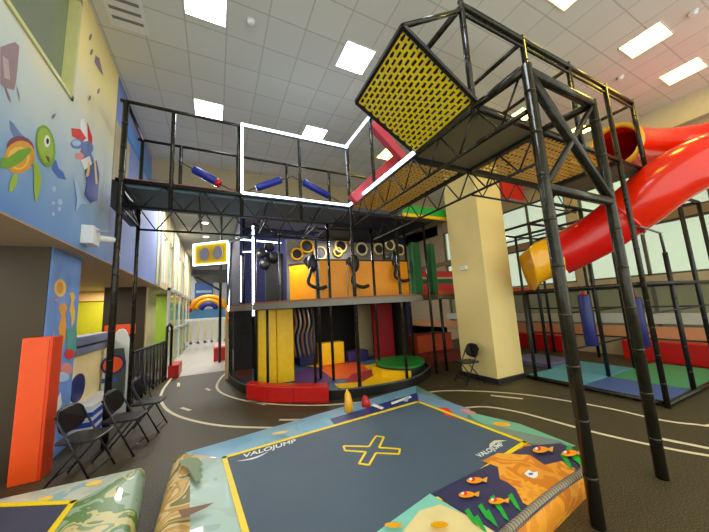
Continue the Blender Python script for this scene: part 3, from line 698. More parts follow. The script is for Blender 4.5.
# light strips and rear frame at the left
for px, yt, yb, Y in ((253, 226, 316, 7.0), (229, 243, 311, 9.0), (241, 256, 302, 11.0)):
    p, q = onY(px, yt, Y), onY(px, yb, Y)
    rod(t, (p.x+.05, Y+.06, 0 if px == 253 else .0), (p.x+.05, Y+.06, p.z), .04, 'post', m_black); led(t, (p.x, Y, q.z), (p.x, Y, p.z), .045 if px != 241 else .035)
for a, c, Y in (((236, 239), (281, 243), 9.2), ((243, 252), (268, 251), 11)): led(t, onY(*a, Y), onY(*c, Y), .04)
b = mb(m_black); p = onY(262, 228, 7.0); b.bar((.8, 7.05, 3.75), (2.35, 6.95, 3.75), .05); b.bar((.8, 7.05, 3.7), (.3, 9.05, 3.9), .05); b.bar((.3, 9.0, 2.05), (.4, 9, 4.0), .05); b.build('upper_beam', t)
b = mb(m_org); b.box((.25, 9.0, 1.55), (.33, 9.08, 2.0)); b.build('orange_sleeve', t)
b = mb(mat('cream_sleeve', (210, 180, 130), .6)); b.box((.25, 9.0, 0), (.33, 9.08, 1.55)); b.build('cream_sleeve', t)

b = mb(m_black); b.box((1.35, 8.9, 2.0), (1.9, 9.0, 3.6)); b.build('rear_post_panel', t)
for x, z in ((1.2, 3.55), (1.45, 3.75), (1.3, 3.2), (1.6, 3.45)): b = mb(m_black); b.ell((x, 8.7, z), .16, .1, .16); b.build('cluster_ball', t)

# yellow observation box
t = thing('lookout_box', 'yellow panel box with two round windows edged in white light, above the corridor', 'play panel', (0, 9.05, 3.5))
A, B_, C_, D_ = onY(194, 246, 9.6), onY(228, 241, 9.0), onY(228, 263, 9.0), onY(194, 268, 9.6)
A.z = B_.z-.03; D_.z = C_.z
b = mb(m_yel); n = V(.05, .08, 0); b.prism([A, B_, C_, D_], n); b.build('yellow_panel', t)
b = mb(m_led)
for p, q in ((A, B_), (B_, C_), (C_, D_), (D_, A)): b.bar(p-n*.3, q-n*.3, .035)
b.build('light_strip', t)
u = (B_-A); vz = V(0, 0, 1)
for s in (.33, .72):
    c = A+u*s-V(0, 0, .33)-n*.15; un = u.normalized(); b = mb(mat('porthole', (176, 172, 176), .25)); 
    b.prism([c+un*.15*math.cos(q)+vz*.2*math.sin(q) for q in [2*PI*k/18 for k in range(18)]], -n*.2); b.build('round_window', t)
b = mb(m_black); b.box((A.x, 9.1, 2.95), (.4, 11.5, 3.1)); b.bar((A.x, 9.7, 3.0), (.1, 9.8, 2.55), .06); b.build('floor_box', t)

# ball cannons behind the orange panels
def cannon(px, py, Y, s, label, m):
    c = onY(px, py, Y); t = thing('ball_cannon', label, 'ball cannon', tuple(c), 'ball cannons along the orange panels')
    b = mb(m_black); d = V(-.35, -.9, -.1).normalized(); b.tube([c+V(.15, .3, .08), c, c+d*.22], [.1, .13, .13], 14); b.build('barrel', t)
    b = mb(m); k = c+d*.22; b.tube([k-d*.0, k+d*.04], .15*s, 16); b.build('muzzle_ring', t)
    b = mb(m_black); h = [c+V(-.02, -.3, -.15), c+V(-.12, -.42, -.4), c+V(-.16, -.45, -.62), c+V(.1, -.45, -.74), c+V(.3, -.45, -.7)]
    b.tube(smooth_path(h, 4), .045, 8); b.build('hose', t)
    b = mb(m_black); b.ell(tuple(c+V(.0, -.28, -.08)), .14, .1, .24, 14); b.build('grip', t)
    return t
cannon(309, 262, 7.2, .8, 'black ball cannon with a curling hose over the left orange panel', m_black)
cannon(350, 262, 7.0, .8, 'black ball cannon behind the centre pole of the orange panels', m_black)
cannon(390, 258, 7.0, .8, 'black ball cannon over the right orange panel', m_black)
# target wall with hoops
t = thing('target_wall', 'grey wall of round target hoops behind the orange panels', 'target wall', (3.6, 8.45, 2.1))
b = mb(mat('hazy_grey_panel', (120, 116, 108), .6)); b.box((1.9, 8.4, 2.04), (6.3, 8.5, 3.95)); b.build('backboard', t)
hoops = [(297, 254, m_yelplastic, .17), (307, 246, m_yelplastic, .2), (320, 253, m_cream, .2), (341, 246, m_cream, .2), (338, 252, m_webo, .14), (362, 249, m_cream, .2), (379, 249, m_cream, .18), (390, 245, m_cream, .18), (400, 250, m_cream, .18), (349, 238, m_yelplastic, .14), (380, 240, m_cream, .1)]
for px, py, mm, r in hoops:
    c = onY(px, py, 8.34); b = mb(mm); b.tube([c+V(r*math.cos(q), 0, r*math.sin(q)) for q in [2*PI*k/20 for k in range(20)]], .035, 8, closed=True)
    b.use(m_black); b.prism([c+V(r*.85*math.cos(q), .02, r*.85*math.sin(q)) for q in [2*PI*k/16 for k in range(16)]], (0, .03, 0)); b.build('hoop', t)
# green upright pads
for i, (x0, x1) in enumerate(((411.5, 424), (429, 439))):
    p, q = onY(x0, 244, 6.9), onY(x1, 292, 6.9); b = mb(m_green); b.box((p.x, 6.9, 2.05), (q.x, 7.1, 3.7))
    o = b.build('green_pad', None, bevel=.03); tag(o, ('left' if i == 0 else 'right')+' one of two tall dark green pads between the orange panels and column', 'pad', 'tall green pads upstairs')
p = onY(440, 262, 9.0)
t = thing('toy_shelving', 'red and green shelving unit upstairs just left of the cream column', 'shelf', (7.4, 8.6, 2.05))
b = mb(m_red); b.box((7.0, 8.4, 2.05), (8.9, 8.9, 2.5)); b.box((7.0, 8.4, 2.75), (8.9, 8.9, 3.0)); b.build('red_panel', t)
b = mb(m_green); b.box((7.0, 8.45, 2.5), (8.9, 8.9, 2.7)); b.build('green_panel', t)
b = mb(m_tan); b.box((7.0, 8.38, 2.68), (8.9, 8.9, 2.76)); b.build('shelf_board', t)
b = mb(m_deck); b.box((5.4, 5.9, 1.9), (9.4, 9.2, 2.02)); b.use(mat('orange_mesh', (190, 80, 40), .7)); b.box((5.4, 5.85, 2.0), (9.4, 5.9, 2.12)); o = b.build('rear_deck', None); tag(o, 'dark raised deck with an orange edge running behind the cream column', 'deck')
for i, (x, y) in enumerate(((5.5, 5.95), (9.3, 5.95), (5.5, 9.1), (9.3, 9.1))):
    b = mb(m_black); b.tube([(x, y, 0), (x, y, 1.9)], .04, 10); b.build('leg', None) if False else None
    ob = b if False else None
    if True:
        me = b.build('leg', o)

# ground floor things in the arena
def slab(name, label, cat, a, bb, m, group=None, bev=.02):
    b = mb(m); b.box(a, bb); o = b.build(name, None, bevel=bev); return tag(o, label, cat, group)
P, Q = onY(258, 380, 7.15), onY(277, 312, 7.15); slab('yellow_pad', 'left yellow upright pad behind the red bumper', 'pad', (P.x, 7.15, .11), (Q.x-.02, 7.27, 1.85), m_yel, 'yellow upright pads')
P, Q = onY(277, 380, 7.1), onY(293, 312, 7.1); slab('yellow_pad', 'right yellow upright pad behind the red bumper', 'pad', (P.x+.02, 7.1, .11), (Q.x, 7.22, 1.85), m_yel, 'yellow upright pads')
P, Q = onY(378, 360, 7.6), onY(392, 306, 7.6); slab('red_pad', 'dark red upright pad on the ground floor of the arena', 'pad', (P.x, 7.6, .11), (Q.x, 7.8, 1.85), mat('deep_red_pad', (150, 12, 22), .5))
P, Q = onY(359, 350, 8.6), onY(371, 306, 8.6); slab('white_board', 'pale upright board beside the dark red pad', 'board', (P.x, 8.6, .11), (Q.x, 8.65, 1.85), mat('board_cream', (170, 160, 120), .6))
slab('yellow_cube', 'yellow foam block with black dots at the back of the arena floor', 'foam block', (2.85, 8.3, .11), (3.6, 8.7, .75), m_yel)
slab('navy_block', 'navy foam block standing behind the centre poles of the arena', 'foam block', (2.3, 8.7, .11), (2.8, 9.2, 1.1), mat('navy_foam', (26, 36, 96), .5))
slab('purple_cushion', 'purple cushion on the arena floor beside the yellow block', 'cushion', (3.7, 8.2, .11), (4.4, 8.7, .42), mat('purple_foam', (60, 44, 110), .5))
# green round podium with yellow step
t = thing('round_podium', 'green topped rounded podium with a yellow step at the right of the arena', 'podium', (4.4, 6.2, .1))
b = mb(m_greenb); pts = [(3.7, 6.3), (4.0, 5.75), (4.3, 5.66), (4.6, 5.8), (4.9, 6.1), (5.05, 6.5), (4.8, 7.0), (4.0, 7.0)]
sm_ = smooth_path([V(x, y, .3) for x, y in pts], 4, True); b.use(mat('podium_green', (24, 130, 50), .5)); b.prism(sm_, (0, 0, .05)); b.build('green_top', t)
b = mb(m_black); b.prism([V(p.x, p.y, .1) for p in sm_], (0, 0, .2)); b.build('podium_body', t)
b = mb(m_yel); b.prism([V(3.55, 6.5, .1), V(3.6, 6.1, .1), V(3.95, 5.66, .1), V(4.1, 5.62, .1), V(3.72, 6.25, .1), V(3.68, 6.6, .1)], (0, 0, .16)); b.build('yellow_step', t)
# lattice of dark hanging rollers/pipes
t = thing('hanging_tubes', 'silver and brown hanging tubes inside the arena, right of the yellow pads', 'hanging toy', (2.0, 8.0, .1))
for i in range(5):
    x = 2.05+i*.13; b = mb(m_steel if i % 2 else mat('brown_tube', (110, 70, 50), .5)); b.tube(smooth_path([(x, 8.3, 1.85), (x+.05, 8.25, 1.4), (x-.04, 8.3, 1.0), (x+.03, 8.3, .45)], 4), .04, 8); b.build('tube', t)
# blue and orange things to right under the deck
slab('ramp_block', 'orange and red foam ramp in the shadow left of the cream column', 'foam ramp', (5.6, 7.2, 0), (7.0, 7.9, .8), mat('ramp_orange', (190, 70, 30), .6))
slab('ramp_block', 'low wooden toned step below the orange foam ramp', 'foam ramp', (5.5, 6.7, .0), (6.9, 7.15, .3), mat('ramp_maroon', (120, 40, 24), .6))
# red bumper
t = thing('red_bumper', 'long red vinyl bumper block lying in front of the arena', 'bumper', (1.2, 6.0, 0))
ctr = smooth_path([V(.60, 6.72, 0), V(.95, 6.22, 0), V(1.4, 5.84, 0), V(1.98, 5.42, 0)], 5)
b = mb(m_red)
inn = []
for i, p in enumerate(ctr):
    tt = (ctr[min(i+1, len(ctr)-1)]-ctr[max(i-1, 0)]).normalized(); inn.append(p+V(-tt.y, tt.x, 0)*.0)
out2 = [p+V(.10, .26, 0) for p in ctr]
b.prism(ctr+out2[::-1], (0, 0, .32)); b.build('bumper_body', t, bevel=.025)
for k in (5, 10): p = ctr[k]; b = mb(mat('red_seam', (150, 10, 10), .4)); b.bar(p+V(-.003, -.004, .02), p+V(-.003, -.004, .3), .008); b.build('seam', t)

# ================================================================== INFLATABLE PADS
def inflatable(name, label, bed, out, h, art_left, art_near, art_back, art_right, bedm, base=.05):
    t = thing(name, label, 'inflatable pad', tuple(sum((Vector((*p, 0)) for p in out), V(0, 0, 0))/4), None)
    # out / bed order: back-left, back-right, near-right, near-left
    def sub(P):   # dense loop
        L = []
        for i in range(4):
            a, c = Vector((*P[i], 0)), Vector((*P[(i+1) % 4], 0))
            for k in range(12): L.append(a.lerp(c, k/12))
        return L
    O, I = sub(out), sub(bed); n = len(O); cen = sum(O, V(0, 0, 0))/n
    arts = [art_back, art_right, art_near, art_left]
    prof = [(1.0, 0), (1.022, .10), (1.026, .17), (1.015, .235), (.993, .28), (.965, h), (None, h)]
    b = MB(); rings = []
    for s, z in prof:
        r = []
        for i in range(n):
            if s is None: p = I[i].copy()
            else:
                p = cen+(O[i]-cen)*s
            r.append(b.bm.verts.new((p.x, p.y, z)))
        rings.append(r)
    for j in range(len(rings)-1):
        for i in range(n):
            b.use(arts[i//12]); f = b.bm.faces.new((rings[j][i], rings[j][(i+1) % n], rings[j+1][(i+1) % n], rings[j+1][i])); f.smooth = True; f.material_index = b.cur
    b.build('inflated_rim', t)
    B = [Vector((*p, h+.004)) for p in bed]
    b = mb(bedm); b.prism([p-V(0, 0, .1) for p in B], (0, 0, .1)); bedo = b.build('jump_bed', t)
    b = mb(m_yline)
    for i in range(4):
        p, q = B[i]+V(0, 0, .004), B[(i+1) % 4]+V(0, 0, .004); d = (q-p).normalized(); b.bar(p-d*.02, q+d*.02, .045, .006)
    b.build('yellow_border', bedo)
    return t, bedo
a_left = art_mat('print_gold', [(214, 176, 110), (190, 150, 70), (226, 196, 140), (120, 120, 60), (200, 160, 60)], 3)
a_pale = art_mat('print_pale_green', [(150, 176, 160), (164, 188, 172), (170, 196, 184), (150, 178, 168)], 1.6)
a_blue = art_mat('print_sky', [(120, 176, 206), (134, 186, 212), (150, 200, 220)], 1.5)
a_or = art_mat('print_orange', [(236, 150, 36), (246, 168, 52), (222, 128, 30), (240, 158, 44)], 4)
a_grn = art_mat('print_seagrass', [(92, 130, 130), (108, 146, 140), (96, 150, 110), (130, 160, 150)], 4)
bed = [(.10, 3.58), tuple(onZ(418, 402, .3)[:2]), tuple(onZ(525, 443, .3)[:2]), (.26, 1.74)]
outq = [(-.37, 4.0), (3.42, 4.55), (3.04, 1.66), (-.36, 1.28)]
pad, bedo = inflatable('inflatable_jump_pad', 'large inflatable jump pad with slate blue bed, yellow border and sea creature print', bed, outq, .30, a_left, a_or, a_blue, a_grn, m_bed)
zz = .3025
fpaint('printed_artwork', pad, [
    (a_pale, [(190, 459), (226, 457), (247, 535), (190, 535)]),
    (mat('print_navy', (44, 58, 120), .4), [(336, 427), (330, 419), (416, 393), (428, 397), (416, 402)]),
    (mat('print_sky2', (118, 152, 180), .4), [(417, 393), (430, 396), (470, 409), (466, 420), (419, 401)]),
    (mat('print_teal', (110, 180, 150), .4), [(464, 411), (520, 424), (576, 446), (560, 450), (528, 443), (478, 422)]),
    (mat('print_stonegreen', (120, 140, 130), .4), [(486, 424), (560, 441), (574, 449), (528, 444)]),
    (p_red, [(438, 408), (448, 408), (456, 418), (446, 416)]), (m_yelplastic, eln(502, 424.5, 9, 2.3, .1)), (p_pk, eln(468, 412, 8, 1.6, .2)),
    (p_wh, [(371, 406), (374, 404), (384, 408), (382, 410)]), (p_wh, [(391, 403), (410, 396), (412, 398), (392, 405)]), (p_lb, [(404, 402), (407, 396), (409, 397), (408, 402)]),
    (mat('print_deepblue', (52, 52, 90), .4), [(526, 447), (560, 444), (578, 452), (582, 474), (510, 536), (505, 540), (432, 494)]),
    (a_or, [(482, 462), (498, 454), (530, 456), (545, 466), (562, 462), (576, 470), (566, 488), (530, 508), (523, 504), (516, 490), (508, 484), (500, 480), (498, 468)]),
    (mat('print_aqua', (130, 206, 186), .4), [(430, 495), (500, 537), (372, 537)]), (mat('print_sand', (232, 214, 150), .4), [(420, 512), (440, 506), (470, 518), (500, 537), (400, 537)]),
    (p_wh, [(524, 475), (529, 471), (533, 474), (538, 473), (538, 478), (534, 480), (528, 478)]), (p_bl, eln(531, 475.5, 2.5, 1.2)),
    ] + [(m_greenb, [(x, y), (x+4, y-3), (x+9, y+6), (x+14, y+16), (x+8, y+12)]) for x, y in ((485, 514), (496, 508), (508, 498), (474, 520), (560, 456), (490, 500), (566, 450), (572, 455), (478, 509), (465, 514))]
    + [s for fx, fy in ((475, 483), (467, 498), (497, 505), (541, 453), (570, 457)) for s in ((m_org, eln(fx, fy, 8, 3.2, -.05)), (p_or, [(fx+5, fy), (fx+13, fy-3.5), (fx+12, fy+2.5)]), (p_red, eln(fx-2, fy-1, 2.6, 2.2)), (p_wh, eln(fx-4, fy-.8, 1.5, 1.5)))]
    + [(m_yelplastic, eln(394, 531, 9, 3)), (m_yelplastic, eln(440, 531, 9, 3.4)), (p_yel, eln(280, 436, 8, 1.2, -.2)), (mat('print_moss', (110, 130, 84), .5), [(178, 466), (188, 461), (198, 462), (203, 468), (199, 474), (203, 482), (196, 487), (192, 480), (188, 473)]),
       (mat('print_branch', (120, 80, 40), .5), [(178, 516), (196, 512), (214, 508), (205, 514), (192, 520), (182, 524)])], zz)
# rope printed along the near edge
b = mb(mat('rope_print', (150, 140, 116), .6)); P = [onZ(x, y, .305) for x, y in ((584, 471), (560, 487), (535, 507), (508, 531), (490, 548))]
b.tube(P, .028, 8)
b.use(mat('rope_print_dark', (96, 90, 74), .6))
for i in range(46):
    f = i/45*(len(P)-1); k = min(int(f), len(P)-2); p = P[k].lerp(P[k+1], f-k); d = (P[k+1]-P[k]).normalized(); b.tube([p, p+d*.008], .0295, 8)
b.build('rope_trim', pad)
# cross marker and lettering on the bed
cr = [(381, 437), (386, 437), (379, 446.5), (399, 448), (398.5, 453), (377, 452), (370, 465), (359, 463.5), (367, 451), (345, 449.5), (345, 444.5), (369, 446.5), (374, 436.5)]
cr = [(376, 436), (384, 437), (379, 447.5), (400, 449), (399, 454), (376, 453), (369, 465), (359, 463.5), (366, 452), (345, 450.5), (343.5, 446), (369, 446.5)]
b = mb(m_yline); Q = [onZ(x, y, .308) for x, y in cr]
for i in range(len(Q)):
    b.bar(Q[i], Q[(i+1) % len(Q)], .022, .006)
b.build('cross_marker', pad)
def text(body, parent, origin, xdir, size, m, name, ext=.002, shear=0):
    cu = bpy.data.curves.new(name, 'FONT'); cu.body = body; cu.size = size; cu.extrude = ext; cu.shear = shear; cu.offset = size*.018
    tmp = bpy.data.objects.new(name, cu); COL.objects.link(tmp)
    dg = bpy.context.evaluated_depsgraph_get(); me = bpy.data.meshes.new_from_object(tmp.evaluated_get(dg)); bpy.data.objects.remove(tmp)
    X = Vector(xdir[0]).normalized(); Yv = Vector(xdir[1]).normalized(); Z = X.cross(Yv)
    off = Vector(parent['_w']) if parent.get('_w') else V(0, 0, 0)
    for v in me.vertices:
        c = v.co; v.co = Vector(origin)+X*c.x+Yv*c.y+Z*c.z-off
    me.materials.append(m); o = bpy.data.objects.new(name, me); COL.objects.link(o); o.parent = parent; return o
e1 = (Vector((*bed[1], 0))-Vector((*bed[0], 0))).normalized(); e2 = V(-e1.y, e1.x, 0)
lo = onZ(243, 458, .306); text('VALOJUMP', pad, lo, (e1, e2), .12, m_white, 'lettering', .001, .2)
b = mb(m_white); cc = onZ(236, 461, .307); pts = [cc+e1*(k/12*.34)-e2*(.07*math.sin(PI*k/12)) for k in range(13)]; pts2 = [cc+e1*(k/12*.34)-e2*(.035*math.sin(PI*k/12)) for k in range(13)]
b.face(pts+pts2[::-1][1:-1]); b.build('logo_swoosh', pad)
lo = onZ(480, 457.5, .306); ee = (onZ(506, 444, .306)-lo).normalized(); text('VALOJUMP', pad, lo, (ee, V(-ee.y, ee.x, 0)), .085, m_white, 'lettering', .001, .2)
b = mb(mat('logo_cream', (220, 215, 190), .5)); c0 = [(489, 449), (489.5, 444), (494, 440.5), (500, 440), (507, 440.5), (500, 442), (496, 443), (493, 446)]; b.face([onZ(x, y, .307) for x, y in c0]); b.build('logo_swoosh', pad)

# small cones behind the pad
for (px, py, hh, m, lb) in ((349, 411, .3, m_yelplastic, 'little yellow fin marker standing on the far rim of the jump pad'), (366, 406, .16, m_red, 'little red marker standing on the far rim of the jump pad')):
    p = onZ(px, py, .302); b = mb(m); b.tube([p, p+V(0, 0, hh*.35), p+V(-.01, 0, hh*.8), p+V(-.015, 0, hh)], [.07, .065, .045, .008], 12)
    o = b.build('marker_cone', None); tag(o, lb, 'marker', 'markers on the jump pad')

# second pad, bottom left
bed2 = [tuple(onZ(-25, 507, .3)[:2]), tuple(onZ(73, 503, .3)[:2]), tuple(onZ(50, 534, .3)[:2])]
bl, br_, nr = [Vector(p) for p in bed2]; dn = (nr-br_).normalized(); lft = (bl-br_).normalized()
bed2 = [tuple(br_+lft*1.3), tuple(br_), tuple(br_+dn*1.6), tuple(br_+dn*1.6+lft*1.3)]
o1 = Vector(onZ(137, 467, .3)[:2]); pA = Vector(onZ(150, 480, .2)[:2]); pB = Vector(onZ(142, 531, .2)[:2]); dn = (pB-pA).normalized(); o0 = Vector(onZ(0, 497, .3)[:2])
dl = (o0-o1).normalized()
out3 = [tuple(o1+dl*2.1), tuple(o1+Vector((.05, .0))), tuple(o1+dn*2.4+Vector((.06, 0))), tuple(o1+dn*2.4+dl*2.1)]
a_pale2 = art_mat('print_pale_clouds', [(190, 200, 180), (206, 210, 190), (150, 186, 190), (222, 214, 180)], 2.2)
a_g2 = art_mat('print_jungle', [(150, 176, 150), (90, 130, 60), (200, 190, 120), (120, 150, 100), (214, 190, 130)], 2.6)
pad2, _ = inflatable('inflatable_jump_pad', 'second inflatable jump pad cut by the bottom left corner, navy bed, beside folding chairs', bed2, out3, .30, a_pale2, a_pale2, a_pale2, a_g2, m_bed2)
fpaint('printed_artwork', pad2, [(p_yel, eln(94, 483, 9, 2.4, -.25)), (p_yel, eln(45, 499, 9, 2.4, -.25))], .3025)

# ================================================================== FOLDING CHAIRS
def make_chair(label):
    t = thing('folding_chair', label, 'chair', (0, 0, 0), 'black folding chairs', world=False)
    w_ = .22
    for s in (-1, 1):
        b = mb(m_chair); b.tube([(.24, s*w_, 0), (.02, s*w_, .42), (-.16, s*w_, .76)], .012, 8); b.build('front_leg', t)
        b = mb(m_chair); b.tube([(-.24, s*(w_-.025), 0), (.10, s*(w_-.025), .43)], .012, 8); b.build('rear_leg', t)
    b = mb(m_chair); b.tube([(.2, -w_, .09), (.2, w_, .09)], .009, 8); b.build('stretcher', t); b = mb(m_chair); b.tube([(-.18, -w_+.03, .09), (-.18, w_-.03, .09)], .009, 8); b.build('stretcher', t)
    b = mb(m_chair); P = [V(.22, 0, 0)+V(0, 0, 0)]
    rr = [V(x, y, .44) for x, y in ((-.17, -.17), (-.19, 0), (-.17, .17), (0, .2), (.2, .195), (.235, .12), (.24, 0), (.235, -.12), (.2, -.195), (0, -.2))]
    b.prism(smooth_path(rr, 3, True), (0, 0, .028)); b.build('seat', t, bevel=.008)
    b = mb(m_chair); rings = []
    pts = []
    for k in range(20):
        a = 2*PI*k/20; y = .225*math.copysign(abs(math.cos(a))**.7, math.cos(a)); z = .15*math.copysign(abs(math.sin(a))**.7, math.sin(a)); pts.append(V(-.135-.45*z*.5-(.04*(1-(y/.225)**2)), y, .68+z))
    b.prism(pts, (.022, 0, .006)); b.build('backrest', t, bevel=.006)
    return t
c0 = make_chair('')
spots = [(-1.42, 4.75, -.22, 'nearest of the three black folding chairs by the mural pier, beside the orange pad'), (-1.15, 5.27, -.2, 'middle one of the three black folding chairs along the left side'), (-1.0, 5.98, -.12, 'farthest of the three black folding chairs, by the black railing'),
         (5.12, 4.85, 2.9, 'black folding chair standing alone at the foot of the cream column')]
for i, (x, y, a, lb) in enumerate(spots):
    c = c0 if i == 0 else copy_tree(c0); c.location = (x, y, 0); c.rotation_euler = (0, 0, a); c['label'] = lb

# ================================================================== LEFT SIDE PLAYTHINGS
t = thing('toddler_playhouse', 'cream toddler play panel with dark blue round window, beside the seahorse pier', 'playhouse', (-2.1, 6.8, 0))
b = mb(mat('playhouse_cream', (240, 222, 160), .5)); b.box((-2.15, 6.05, 0), (-2.0, 7.75, 1.28)); b.build('panel', t, bevel=.02)
b = mb(mat('playhouse_grey_blue', (108, 112, 140), .5)); b.box((-2.2, 6.03, 1.28), (-1.95, 7.75, 1.4)); b.box((-2.2, 6.03, 1.43), (-1.93, 7.75, 1.58)); b.build('roof_band', t, bevel=.02)
c = onX(77, 388, -2.0); b = mb(m_blued); b.prism([c+V(0, .26*math.cos(q), .22*math.sin(q)) for q in [2*PI*k/24 for k in range(24)]], (.02, 0, 0)); b.build('round_window', t)
b = mb(m_white); b.box((-2.0, 6.05, 0), (-1.72, 7.2, .5)); b.use(mat('stripe_blue', (28, 70, 170), .5))
for z in (.06, .2, .34): b.box((-2.0, 6.04, z), (-1.71, 7.21, z+.07))
b.build('striped_step', t)
t = thing('rocket_arch', 'white rocket shaped play arch with an orange disc, behind the middle folding chair', 'play arch', (-1.73, 7.3, 0))
b = mb(mat('arch_white', (206, 210, 206), .4)); P = smooth_path([V(-1.98, 7.3, 0), V(-1.97, 7.3, .9), V(-1.9, 7.3, 1.35), V(-1.77, 7.3, 1.6), V(-1.66, 7.3, 1.6), V(-1.57, 7.3, 1.35), V(-1.53, 7.3, .9), V(-1.52, 7.3, 0)], 3)
b.prism(P, (0, .12, 0)); b.build('arch_panel', t, bevel=.02)
b = mb(mat('arch_inner', (70, 80, 74), .5)); P = [V(-1.9, 7.285, .2), V(-1.88, 7.285, .9), V(-1.83, 7.285, 1.25), V(-1.65, 7.285, 1.25), V(-1.6, 7.285, .95), V(-1.6, 7.285, .2)]; b.prism(P, (0, .014, 0)); b.build('inner_panel', t)
for r, m_, yy in ((.19, m_blued, 7.27), (.15, m_orgpad, 7.26)):
    b = mb(m_); b.prism([V(-1.80+r*math.cos(q), yy, .95+r*math.sin(q)) for q in [2*PI*k/24 for k in range(24)]], (0, .02, 0)); b.build('disc', t)
b = mb(mat('stripe_blue2', (40, 80, 160), .5)); b.box((-1.96, 7.27, .62), (-1.7, 7.29, .7)); b.build('blue_stripe', t)
b = mb(m_orgpad); b.box((-2.14, 7.9, 1.48), (-1.66, 8.2, 1.7)); b.build('orange_canopy', t)
b = mb(m_orgpad); b.box((-2.1, 7.95, 0), (-2.0, 8.02, 1.48)); b.build('canopy_post', t)
# black railing
t = thing('black_railing', 'black barred railing with mesh beyond the folding chairs', 'railing', (-1.4, 9, 0))
ra, rb = V(-1.62, 7.6, 0), V(-1.3, 10.2, 0)
b = mb(m_black); b.tube([ra+V(0, 0, 1.1), rb+V(0, 0, 1.1)], .03, 8); b.tube([ra+V(0, 0, .1), rb+V(0, 0, .1)], .03, 8); b.build('rail', t)
for k in range(11):
    p = ra.lerp(rb, k/10); b = mb(m_black); b.tube([p, p+V(0, 0, 1.1)], .03 if k % 3 == 0 else .018, 8); b.build('baluster', t)
b = mb(m_black); P = [rb+V(0, 0, 0), rb+V(.0, 0, 1.5), rb+V(.05, .08, 1.6), rb+V(.1, .16, 1.5), rb+V(.1, .16, 0)]; b.tube(P, .035, 8); b.build('gate_hoop', t)
b = mb(glass_mat('smoked_mesh', (30, 34, 40), .4, .55)); b.prism([ra+V(0, 0, .12), rb+V(0, 0, .12), rb+V(0, 0, 1.08), ra+V(0, 0, 1.08)], (.01, 0, 0)); b.build('mesh_panel', t)
for px, py, m_, r, lb in ((144, 382, m_blued, .16, 'dark blue ball on the floor by the railing'), (139, 388, m_red, .1, 'small red ball on the floor by the railing')):
    p = onZ(px, py+6, 0); b = mb(m_); b.ell((p.x-.0, p.y, r), r, r, r, 16); o = b.build('play_ball', None); tag(o, lb, 'ball', 'balls by the railing')
# corridor
def rbox(px, py, w_, d_, h_, lb):
    p = onZ(px, py, 0); b = mb(m_red); b.box((p.x-w_/2, p.y, 0), (p.x+w_/2, p.y+d_, h_)); o = b.build('red_block', None, bevel=.02); tag(o, lb, 'foam block', 'red blocks in the corridor')
rbox(173, 378, .28, .9, .36, 'small red block on the corridor floor beyond the railing')
rbox(220, 361, .45, 1.6, .5, 'red block on the corridor floor beside the orange post')
b = mb(mat('pink_white_lid', (230, 170, 170), .5)); p = onZ(220, 361, 0); b.box((p.x-.2, p.y+.1, .5), (p.x+.2, p.y+1.5, .54)); o = b.build('padded_lid', None); tag(o, 'pale pink lid lying on the red corridor block', 'lid')
p = onZ(203, 349, 0)
t = thing('play_pen', 'white picket play pen far down the corridor', 'play pen', (p.x, p.y, 0))
for k in range(9):
    x = p.x-1.3+k*.33; b = mb(m_cream); b.box((x, p.y, .3), (x+.12, p.y+.05, 1.5)); b.build('picket', t)
b = mb(m_white); b.box((p.x-1.4, p.y, 1.5), (p.x+1.5, p.y+.06, 1.62)); b.box((p.x-1.4, p.y, .3), (p.x+1.5, p.y+.08, .42)); b.build('rail', t)
b = mb(m_cream)
for x in (p.x-1.4, p.x+1.4): b.box((x, p.y-.02, 0), (x+.12, p.y+.1, 2.2))
b.build('corner_post', t)
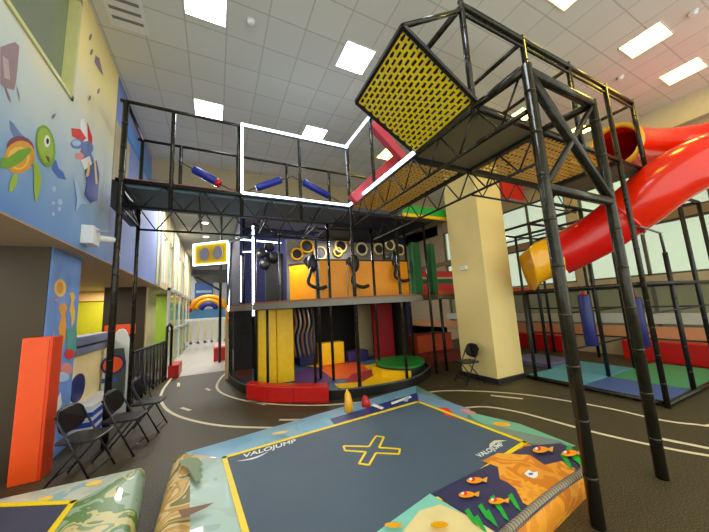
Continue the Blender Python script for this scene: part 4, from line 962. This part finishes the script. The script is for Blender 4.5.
# side frames along left of corridor
t = thing('glass_shopfront', 'white framed shopfront along the left of the corridor', 'partition', (-1.3, 13, 0))
for k in range(6):
    y = 11.5+k*1.6; b = mb(m_cream if k % 2 else m_white); b.box((-1.5, y, 0), (-1.42, y+.1, 2.8)); b.build('upright', t)
b = mb(m_white); b.box((-1.5, 11.5, 2.7), (-1.42, 19.6, 2.8)); b.box((-1.5, 11.5, 1.3), (-1.42, 19.6, 1.38)); b.build('transom', t)
b = mb(m_glass); b.box((-1.47, 11.55, .1), (-1.46, 19.5, 2.7)); b.build('glass_sheet', t)
# rainbow arch
Yr = 21.5; c = onY(207, 309, Yr)
t = thing('inflatable_rainbow', 'orange and yellow inflatable arch with blue centre at the end of the corridor', 'inflatable arch', tuple(c))
for r, m_, nm in ((1.0, m_org, 'outer_arc'), (.72, m_yelplastic, 'middle_arc'), (.42, m_blue, 'inner_arc')):
    b = mb(m_); b.tube([c+V(.1+r*math.cos(q), -(1-r)*.1, r*.8*math.sin(q)) for q in [PI*k/14 for k in range(15)]], .17, 10); b.build(nm, t)
b = mb(m_red); b.ell(tuple(c+V(-1.1, 0, .02)), .3, .3, .22); b.build('red_foot', t)
b = mb(mat('arch_base_blue', (90, 150, 200), .5)); b.box((c.x-1.1, Yr-.1, c.z-.7), (c.x+1.2, Yr+.6, c.z)); b.use(m_white); b.box((c.x-1.1, Yr-.05, 0), (c.x+1.2, Yr+.6, c.z-.7)); b.build('base_block', t, bevel=.03)
P, Q = onY(195, 283, 25.97), onY(213, 300, 25.97); b = mb(mat('sign_blue', (50, 100, 170), .5)); b.box((P.x, 25.94, Q.z), (Q.x, 25.995, P.z)); b.use(p_lb); b.box((P.x+.1, 25.93, (P.z+Q.z)/2-.1), (Q.x-.1, 25.945, (P.z+Q.z)/2+.1)); o = b.build('blue_banner', None); tag(o, 'blue banner hanging above the arch at the corridor end', 'banner')
b = mb(m_black)
for x in (.15, 1.0): b.tube([(x, 12.2, 0), (x, 12.2, 5.85)], .05, 8)
o = b.build('corridor_frame', None); tag(o, 'dark upright frame along the right of the corridor', 'frame')

for o in bpy.data.objects:
    if '_w' in o.keys(): del o['_w']
